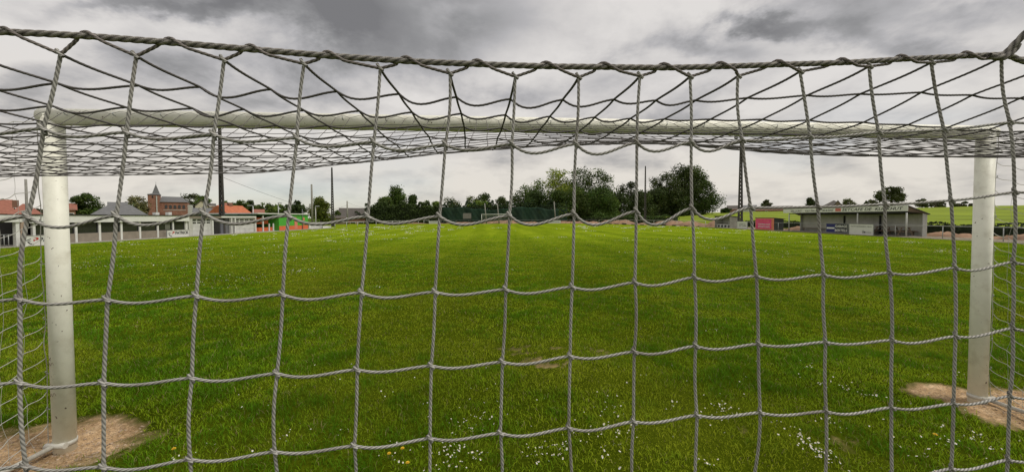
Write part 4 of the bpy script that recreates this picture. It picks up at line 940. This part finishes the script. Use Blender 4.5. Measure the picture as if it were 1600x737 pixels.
house(96, 118, 318, 327, 70, 8, 'small red roofed house just right of the left goal post', m_brick, m_roofred, 'x', wins=((.5, .75, 1.2, 1),))
house(145, 230, 319.5, 335, 48, 7, 'low slate roofed hall behind the clubhouse', m_brownbrick, m_slate, 'x', 1.5)
house(170, 198, 316, 324, 85, 8, 'distant grey roofed house between the tree and the church', m_brownbrick, m_slate, 'x')
house(-12, 12, 338 - 6, 340, 40, 6, 'low brick annex behind the porch canopy', m_brick, m_roofred, 'x') if False else None
house(305, 325, 313, 322, 95, 9, 'cream gabled house right of the church', m_render, m_roofdk, 'y')
house(303, 342, 325, 334, 80, 7, 'dark low roof in front of the cream gabled house', m_offwhite, m_slate, 'x', chim=((.8, .4),))
house(320, 336, 318, 322.5, 97, 6, 'pale lean-to wing beside the cream gabled house', m_render, m_roofdk, 'x')
house(345, 358, 317, 326, 88, 7, 'small red roofed house directly behind the garage mast', m_brick, m_roofred, 'x', wins=((.5, .8, 1.1, .9),))
house(358, 398, 321.5, 336, 66, 7, 'brown gabled house with a bright orange red tiled roof behind the garages', m_brownbrick, mat('orange_roof_tiles', (.42, .13, .06), .85, .2, 3), 'x', 0, chim=((.5, .5),)).rotation_euler = (0, 0, 1.15)
house(396, 412, 327, 333, 90, 7, 'small red roof peeping over the painted pavilion', m_brick, m_roofred, 'x')
house(526, 577, 325, 340, 104, 9, 'wide dark roofed brick house before the hedge at the far left', m_brick, m_roofdk, 'x', .6, wins=((.25, .45, 1.2, 1), (.5, .45, 1.2, 1), (.75, .45, 1.2, 1)))
house(520, 540, 333, 340, 98, 6, 'lower dark roofed shed left of the wide dark roofed house', m_brownbrick, m_roofdk, 'x')
house(1136, 1154, 321, 327, 190, 10, 'distant farm building behind the slotted mast on the hill', m_brick, m_roofdk, 'x', z0=0)
house(1180, 1238, 322, 328, 200, 14, 'long distant brown farm roof on the hill left of the stand', m_brick, m_roofdk, 'x', z0=0, wins=((.3, .8, 1, 1),))
house(1280, 1325, 313, 324, 170, 14, 'grey brown gabled farmhouse roof above the stand', m_brick, m_roofdk, 'x', 5, z0=0)
house(1300, 1318, 313, 325, 160, 9, 'grey gable front of the farmhouse above the stand', m_brownbrick, m_roofdk, 'y', z0=0)
house(1160, 1182, 320.5, 325, 210, 10, 'small pale roofed farm shed on the hill', m_offwhite, m_slate, 'x', z0=0)

# church
YC = 200; sc = YC / F
def cx_(px): return (px - 800) * sc
cz = lambda y: P(260, y, YC).z
chh = thing('church', 'brick village church with pointed grey spire and arched windows', 'church', (cx_(243), YC, -2), radians(36))
x_ = lambda px: (cx_(px) - cx_(243)) * .80; z_ = lambda y: cz(y) + 2
tw = MB().box(x_(233), x_(249), 0, 6, 0, z_(304.5)).obj('tower', m_brick2, chh)
MB().box(x_(232.4), x_(249.6), -.2, 6.2, z_(304.5) + .002, z_(303.5)).obj('cornice', m_slate, chh)
b_ = MB(); bm = b_.bm; q = [bm.verts.new(v) for v in ((x_(232.6), -.15, z_(303.4)), (x_(249.4), -.15, z_(303.4)), (x_(249.4), 6.1, z_(303.4)), (x_(232.6), 6.1, z_(303.4)), (x_(238.6), 2, z_(301.6)), (x_(248.6), 2, z_(301.6)), (x_(248.6), 4, z_(301.6)), (x_(238.6), 4, z_(301.6)), (x_(243.6), 3, z_(286.5)))]
for f in ((0, 1, 5, 4), (1, 2, 6, 5), (2, 3, 7, 6), (3, 0, 4, 7), (4, 5, 8), (5, 6, 8), (6, 7, 8), (7, 4, 8), (3, 2, 1, 0)): bm.faces.new([q[i] for i in f])
sp_o = b_.obj('spire', m_slate, chh); MB().tube([(x_(243.8), 3, z_(288)), (x_(243.8), 3, z_(283.5))], .06, 6).obj('cross', m_black, sp_o)
MB().box(x_(239), x_(241), -.12, -.003, z_(309), z_(306)).obj('louvre', m_black, tw)
MB().box(x_(245), x_(246.6), -.35, -.003, 0, z_(306)).obj('buttress', m_offwhite, chh)
MB().box(x_(249) + .01, x_(290), 2, 12, 0, z_(315)).obj('nave', m_brick2, chh)
b_ = MB(); bm = b_.bm; q = [bm.verts.new(v) for v in ((x_(247), 1.6, z_(315)), (x_(291), 1.6, z_(315)), (x_(291), 12.4, z_(315)), (x_(247), 12.4, z_(315)), (x_(250), 7, z_(305.5)), (x_(279), 7, z_(305.8)))]
for f in ((0, 1, 5, 4), (2, 3, 4, 5), (1, 2, 5), (3, 0, 4), (3, 2, 1, 0)): bm.faces.new([q[i] for i in f])
b_.obj('nave_roof', m_slate, chh)
for k in range(5):
    cxw = 258 + k * 6.6; b_ = MB(); w = .55; zb_, zt_ = z_(325.5), z_(321.2); pts = [(x_(cxw) - w, 1.99, zb_), (x_(cxw) + w, 1.99, zb_)] + [(x_(cxw) + w * cos(a), 1.99, zt_ + w * sin(a)) for a in np.linspace(0, pi, 7)]
    b_.poly(pts, (0, -.08, 0)).obj('arched_window', m_glass, chh)
MB().box(x_(290) + .01, x_(296), 3, 11, 0, z_(319)).obj('choir', m_offwhite, chh)
MB().box(x_(254), x_(288), 1.9, 1.99, z_(328.2), z_(327.4)).obj('string_course', m_offwhite, chh)

# ------------------------------------------------------------------ TREES
def leafcloud(centres, radii, n_, ls, seed, col_, squash=.85, shell=.5):
    r = np.random.default_rng(seed); C_ = np.asarray(centres, float); Rr = np.asarray(radii, float); w = Rr ** 2; w /= w.sum()
    ci = r.choice(len(C_), n_, p=w); d = r.standard_normal((n_, 3)); d /= np.linalg.norm(d, axis=1, keepdims=True)
    rr = Rr[ci] * (shell + (1.06 - shell) * r.uniform(0, 1, n_) ** .6) * (1 + .12 * r.standard_normal(n_)); c = C_[ci] + d * rr[:, None] * [1, 1, squash]
    nn = d + .75 * r.standard_normal((n_, 3)); nn /= np.linalg.norm(nn, axis=1, keepdims=True)
    a = np.cross(nn, r.standard_normal((n_, 3))); a /= np.linalg.norm(a, axis=1, keepdims=True) + 1e-6; b2 = np.cross(nn, a)
    s = ls * r.uniform(.5, 1.4, n_)[:, None]; k2 = r.uniform(.5, 1, n_)[:, None]
    V = np.stack([c - a * s * .5, c + b2 * s * .35 * k2 - a * s * .05, c + a * s * .55, c - b2 * s * .35 * k2 + a * s * .08], 1).reshape(-1, 3)
    Fc = np.arange(n_ * 4).reshape(-1, 4)
    cv = 1.12 * r.uniform(.6, 1.45, len(C_))[ci][:, None] * r.uniform(.7, 1.3, n_)[:, None]; hue = np.array(col_)[None] * np.array([[1.18, 1.14, .72]]) * cv; hue = hue * (1 + r.normal(0, .08, (n_, 1)) * np.array([[1.6, .3, .5]]))
    return V, Fc, np.repeat(np.clip(hue, .004, 1), 4, 0)
m_foliage = mat('foliage', (1, 1, 1), .65, 0, attr='col', trans=.28, spec=.2)
def tree(px, yt, yb, wpx, Y, seed, col_, label, shape='round', n_=3000, dens=1., z0=None, group=None, ls=None, name='tree'):
    r = random.Random(seed); X = (px - 800) / F * Y; zt = P(px, yt - 1, Y).z; zb = P(px, yb, Y).z; w = wpx / F * Y * (1.12 if name == 'tree' and shape != 'cone' else 1); H = zt - zb; z0 = 0 if z0 is None else z0
    t = thing(name, label, 'tree', (X, Y, z0), 0, group); cs_, rs_ = [], []
    nb = int(16 + 10 * dens) + (14 if shape == 'tall' else 0)
    for k in range(nb):
        u = r.random(); a = r.uniform(0, 2 * pi)
        if shape == 'round': zz = zb + H * (.1 + .78 * u); rad_ = w / 2 * math.sqrt(max(.05, 1 - ((u - .42) / .62) ** 2)) * .72
        elif shape == 'cone': zz = zb + H * (.05 + .85 * u); rad_ = w / 2 * (1.02 - u) * .8
        elif shape == 'tall': zz = zb + H * (.08 + .82 * u); rad_ = w / 2 * (1.0 - .42 * u) * .85
        else: zz = zb + H * (.2 + .65 * u); rad_ = w / 2 * .8 * (1 - .5 * abs(u - .4))
        q = math.sqrt(r.random()); cs_.append((cos(a) * rad_ * q, sin(a) * rad_ * q * .8, zz - z0)); rs_.append(min(w, H) * r.uniform(.15, .27) * (1.15 - .35 * u))
    cs_.append((0, 0, zt - z0 - H * .14)); rs_.append(min(w, H) * .15)
    ls = ls or (.10 + Y * .0034)
    sh = .25 if shape != 'sparse' else .1
    V, Fc, cc = leafcloud(cs_, rs_, n_, ls, seed, col_, shell=sh)
    tr = MB(); rt = max(.12, w * .035); top = zb + H * .55 - z0; tr.tube([(0, 0, -1), (rt * .3, 0, (zb - z0) * .6), (0, 0, top)], [rt * 1.25, rt, rt * .4], 8)
    for k in range(9 if shape != 'sparse' else 22):
        c = cs_[k % len(cs_)]; s0 = top * r.uniform(.35, .85); tr.tube([(0, 0, s0), (c[0] * .5, c[1] * .5, s0 + (c[2] - s0) * .6), c], [rt * .4, rt * .22, .03], 5)
    tr.obj('trunk', m_leaf_bark, t); obj('crown', npmesh('crown', V, Fc, False, cc), m_foliage, t)
    return t
DG = (.060, .092, .028); MG = (.090, .135, .032); LG = (.16, .20, .04); YG = (.10, .135, .03)
T = [ # px, ytop, ybottom, width, depth, seed, colour, label, shape, leaves
 (137, 302, 340, 46, 75, 1, (.045, .075, .02), 'round dark green tree between the left post and the clubhouse roof', 'round', 2600),
 (214, 306, 334, 30, 120, 2, (.12, .12, .08), 'pale half bare tree left of the church', 'sparse', 700),
 (196, 318, 336, 26, 110, 3, DG, 'dark bushy tree below the pale half bare tree', 'round', 1200),
 (224, 318, 336, 18, 130, 33, (.07, .055, .03), 'brownish bush at the foot of the church tower', 'round', 900),
 (300, 303, 330, 34, 235, 4, (.05, .06, .03), 'loose dark tree right behind the church nave', 'round', 1300),
 (318, 306, 330, 26, 185, 5, DG, 'rounded dark tree above the cream gabled house', 'round', 1500),
 (352, 315, 332, 16, 150, 6, DG, 'dark tree right of the garage mast', 'round', 900),
 (374, 313, 332, 36, 150, 7, DG, 'dark domed tree above the orange roof', 'round', 1600),
 (394, 313, 333, 38, 155, 8, (.04, .06, .02), 'dark tree at the right end of the orange roof ridge', 'round', 1600),
 (412, 317, 336, 44, 150, 9, DG, 'broad dark tree above the painted pavilion', 'round', 1600),
 (432, 320, 338, 44, 145, 10, MG, 'low green tree behind the pavilion lamp post', 'round', 1400),
 (450, 321, 338, 42, 140, 11, DG, 'low dark tree behind the middle of the pavilion', 'round', 1300),
 (466, 314, 338, 22, 110, 12, (.03, .05, .018), 'dark domed tree above the right end of the pavilion', 'round', 1500),
 (501, 309, 344, 40, 88, 13, (.075, .095, .02), 'yellow green round willow behind the concrete pole', 'round', 3200),
 (528, 330, 345, 14, 100, 14, DG, 'dark shrub between the mast and the dark roofed house', 'round', 700),
 (600, 308, 345, 40, 106, 15, DG, 'dark spreading conifer at the left end of the hedge', 'round', 2200),
 (620, 291, 345, 66, 108, 16, (.05, .085, .02), 'tall cone shaped green tree above the left hedge', 'cone', 4200),
 (645, 304, 345, 34, 109, 17, (.04, .07, .02), 'shorter dark conifer at the right shoulder of the tall cone tree', 'cone', 2000),
 (668, 312, 345, 26, 110, 18, MG, 'light leaved shrubby tree behind the left hedge', 'round', 1500),
 (680, 314, 345, 20, 112, 181, MG, 'small leafy tree left of the centre net string', 'round', 1100),
 (707, 307, 345, 30, 120, 19, (.08, .10, .04), 'sparse pale treetop above the left part of the screen', 'sparse', 1100),
 (737, 303, 345, 24, 120, 20, (.07, .09, .03), 'thin open treetop above the screen left of the dark dome', 'sparse', 900),
 (757, 299, 345, 34, 125, 21, (.04, .06, .02), 'dark domed tree above the screen left of the far goal', 'round', 2200),
 (784, 307, 345, 28, 125, 22, (.05, .07, .03), 'loose dark tree above the far goal', 'round', 1500),
 (748, 313, 345, 50, 112, 23, MG, 'mid green bushy growth behind the screen', 'round', 2200),
 (820, 286, 345, 46, 112, 24, DG, 'dark low shoulder tree at the left of the main tree group', 'round', 2400),
 (843, 278, 345, 50, 114, 25, MG, 'green tree left of the bright yellow green tree', 'round', 2600),
 (872, 261, 338, 42, 112, 26, LG, 'bright yellow green tree in the main tree group', 'tall', 3200),
 (897, 260, 345, 52, 118, 27, (.042, .068, .02), 'tall airy tree behind the yellow green tree', 'tall', 3400),
 (926, 261, 345, 56, 120, 28, (.052, .078, .024), 'tall grey green feathery tree with open top', 'tall', 3200),
 (946, 270, 345, 46, 118, 29, (.05, .075, .024), 'feathery tree at the right shoulder of the main group', 'tall', 2200),
 (905, 295, 350, 60, 108, 30, DG, 'broad dark low tree in front of the main group', 'round', 4200),
 (953, 300, 350, 34, 108, 31, (.055, .09, .02), 'fresh green bush in front of the feathery tree', 'round', 2200),
 (985, 281, 347, 44, 118, 32, (.035, .05, .02), 'dark rounded tree between the main group and the slim mast', 'round', 3000),
 (1040, 268, 342, 50, 128, 34, (.04, .055, .022), 'dark tree right of the slim mast with airy top', 'round', 4000),
 (1074, 255, 340, 62, 132, 35, (.04, .06, .018), 'largest broad dark green tree in the row', 'round', 6500),
 (1098, 266, 340, 48, 131, 36, (.042, .07, .018), 'green right flank tree of the largest tree', 'round', 4200),
 (1030, 290, 345, 44, 126, 37, (.03, .045, .018), 'low dark tree behind the slim mast', 'round', 3000),
 (1062, 295, 342, 60, 127, 38, (.03, .048, .016), 'dark understorey tree beneath the largest tree', 'round', 3500),
 (1134, 325, 336, 20, 150, 39, (.04, .07, .02), 'small round bush right of the largest tree', 'round', 700),
 (1197, 313, 324, 17, 215, 40, (.06, .07, .035), 'small rounded tree above the long farm roof', 'round', 700),
 (1265, 309, 323, 14, 180, 41, (.035, .05, .02), 'boxy dark tree beside the farmhouse left of the gable', 'round', 900),
 (1326, 311, 326, 24, 230, 42, (.09, .10, .07), 'pale open tree right of the farmhouse gable', 'sparse', 500),
 (1360, 313, 324, 22, 230, 43, (.05, .06, .03), 'low dark tree above the stand fascia', 'round', 700),
 (1392, 291, 318, 44, 120, 44, (.05, .065, .025), 'lone open crowned tree on the hill above the stand', 'lone', 1900),
 (1440, 311, 323, 18, 260, 45, (.05, .06, .035), 'small distant tree right of the stand roof', 'round', 500),
 (1462, 315, 324, 60, 270, 46, (.05, .06, .035), 'long distant dark tree line on the field horizon', 'round', 1200),
 (1505, 316, 324, 44, 270, 47, (.05, .06, .035), 'distant low trees left of the right goal post', 'round', 900),
 (835, 300, 350, 60, 107, 50, (.035, .06, .02), 'dark leafy tree in front of the left part of the main group', 'round', 4000),
 (872, 298, 350, 54, 106.5, 51, (.045, .075, .022), 'mid green leafy tree below the yellow green tree', 'round', 3800),
 (935, 292, 350, 58, 107, 52, (.045, .08, .022), 'dense green tree below the grey green feathery tree', 'round', 4200),
 (968, 300, 350, 44, 112, 53, (.035, .055, .02), 'dark bush filling the gap right of the feathery trees', 'round', 2600),
 (1003, 296, 348, 40, 120, 54, (.04, .06, .02), 'dark bush directly behind the foot of the slim mast', 'round', 2400),
 (1020, 272, 345, 40, 130, 55, (.045, .06, .025), 'airy dark tree just right of the slim mast', 'round', 3000),
 (5, 312, 332, 30, 100, 48, DG, 'dark tree above the red roofs at the left edge', 'round', 1200),
 (58, 326, 338, 26, 72, 49, (.05, .05, .03), 'brownish tree behind the red roofs left of the post', 'round', 900),
]
for a in T:
    big = a[2] <= 345; zz0 = float(fz(np.array([(a[0] - 800) / F * a[4]]), np.array([float(a[4])]))[0]) if a[0] > 1015 else -.5
    tree(*a[:8], shape=a[8], n_=int(a[9] * 2.4), z0=zz0, group='trees beyond the pitch')

# hedges
def hedge(name, p0, p1, th, h, seed, col_, label, n_, ls=.4, z0=0, cat='hedge'):
    p0, p1 = Vector(p0), Vector(p1); d = p1 - p0; Ln = d.length; t = thing(name, label, cat, p0[:], math.atan2(d.y, d.x)); r = np.random.default_rng(seed)
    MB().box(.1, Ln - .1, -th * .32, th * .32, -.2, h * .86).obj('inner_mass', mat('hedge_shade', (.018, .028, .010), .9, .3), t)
    x = r.uniform(0, Ln, n_); y = r.uniform(-.5, .5, n_) * th; y = np.where(r.uniform(0, 1, n_) < .6, np.sign(y) * th * .5, y); lump = .12 * np.sin(x * 1.1 + seed) + .08 * np.sin(x * 2.7) + .05 * np.sin(x * 6.1)
    z = r.uniform(0, 1, n_) * h * (1 + lump) ; top = np.abs(y) < th * .45; z = np.where(top, h * (1 + lump) * (1 - .06 * r.uniform(0, 1, n_)), z); y = y + r.normal(0, .12, n_)
    c = np.stack([x, y, z], -1); nn = r.standard_normal((n_, 3)); nn[:, 1] += np.sign(y) * .8; nn[:, 2] += .5; nn /= np.linalg.norm(nn, axis=1, keepdims=True)
    a = np.cross(nn, r.standard_normal((n_, 3))); a /= np.linalg.norm(a, axis=1, keepdims=True); b2 = np.cross(nn, a); s = ls * r.uniform(.5, 1.3, n_)[:, None]
    V = np.stack([c - a * s * .5, c + b2 * s * .35, c + a * s * .5, c - b2 * s * .35], 1).reshape(-1, 3)
    cl_ = (1 + .35 * np.sin(x * .9 + 2) * np.sin(z * 2 + x * .5)) * r.uniform(.6, 1.4, n_); cc = np.repeat(np.array(col_)[None] * cl_[:, None], 4, 0)
    obj('foliage', npmesh('foliage', V, np.arange(n_ * 4).reshape(-1, 4), False, cc), m_foliage, t); return t
q0, q1 = P(572, 345, 101), P(690, 345, 102)
hedge('hedge', (q0.x, 101, 0), (q1.x, 102, 0), 2.2, 5.2, 3, (.05, .075, .02), 'tall clipped green hedge at the far end left of the dark screen', 9000, .42)
q0, q1 = P(640, 340, 97), P(560, 340, 100)
q0, q1 = P(688, 345, 103.5), P(885, 345, 103.5)
hedge('hedge', (q0.x, 103.6, 0), (q1.x, 103.6, 0), 1.6, 5.35, 5, (.035, .062, .024), 'dark bluish green hedge seen through the windbreak netting', 14000, .34)
hedge('hedge', (36.8, 8, 0), (36.9, 66, 0), .8, .95, 6, (.03, .045, .016), 'low dark growth along the field edge behind the right railing', 12000, .16)
hedge('hedge', (17.5, 112, 0), (34.8, 78, 0), 1.5, 1.75, 7, (.06, .10, .02), 'low green hedge line before the large trees at the far right', 6000, .3)
hedge('hedge', (-45, 106, 0), (-30, 108, 0), 2, 3, 8, (.03, .045, .016), 'dark scrub behind the dark roofed house', 2500, .4)
# dark screen netting
ws = thing('windbreak_screen', 'dark green windbreak netting behind the far goal', 'screen', (q0.x, 102.3, 0)); Ln = q1.x - q0.x
ms = mat('green_netting', (.010, .034, .018), .9, .4, .35, dirt=(.028, .048, .02), dscale=.7, damt=.85)
r = np.random.default_rng(3); nx_, nz_ = 120, 14; xs_ = np.linspace(0, Ln, nx_); V = []
for k in range(nz_):
    for x in xs_: tp = 3.95 + .35 * sin(x * .33) + .12 * sin(x * 1.2); V.append((x, .12 * sin(x * 1.9) * sin(pi * k / (nz_ - 1)) + .05 * sin(x * 5 + k), .15 + tp * k / (nz_ - 1)))
idx = np.arange(nx_ * nz_).reshape(nz_, nx_); Fc = np.stack([idx[:-1, :-1], idx[:-1, 1:], idx[1:, 1:], idx[1:, :-1]], -1).reshape(-1, 4)
o = obj('netting', npmesh('netting', V, Fc, True), ms, ws); md = o.modifiers.new('thick', 'SOLIDIFY'); md.thickness = .01
for k in range(9): MB().tube([(Ln * k / 8, .25, 0), (Ln * k / 8, .25, 4.3)], .07, 8).obj('post', m_black, ws)
p = P(730, 337, 100.5); sb = thing('scoreboard', 'small worn grey scoreboard hanging before the dark screen', 'scoreboard', (p.x, 100.3, 0)); w = 1.1; zb, zt = P(730, 341.5, 100.3).z, P(730, 333, 100.3).z
MB().box(-w, w, -.08, .08, max(zb, 1.1), zt).obj('panel', mat('worn_grey_board', (.20, .19, .17), .8, .3, 2, dirt=(.06, .05, .05), dscale=2, damt=.8), sb)
for s in (-1, 1): MB().box(s * w * .8 - .06, s * w * .8 + .06, .081, .2, 0, zt - .1).obj('leg', m_darkconc, sb)
p = P(700, 20, 30); p = P(1175, 18, 30)
# blocks lying along the foot of the red earth
for k in range(14):
    t_ = k / 13; x = 19.5 + 12.2 * t_ + random.uniform(-.2, .2); y = 92 - 34 * t_; ww = random.uniform(.3, .8)
    MB().box(-ww, ww, -.12, .12, 0, random.uniform(.12, .3), .02).obj('concrete_kerbstone', m_darkconc, label='dark kerbstone lying along the foot of the red earth bank', cat='kerbstone', group='loose kerbstones at the red earth bank', loc=(x, y, 0)).rotation_euler = (0, 0, random.uniform(-.5, .2) - 1.1)
print('objects', len(bpy.data.objects), 'verts', sum(len(m_.vertices) for m_ in bpy.data.meshes))
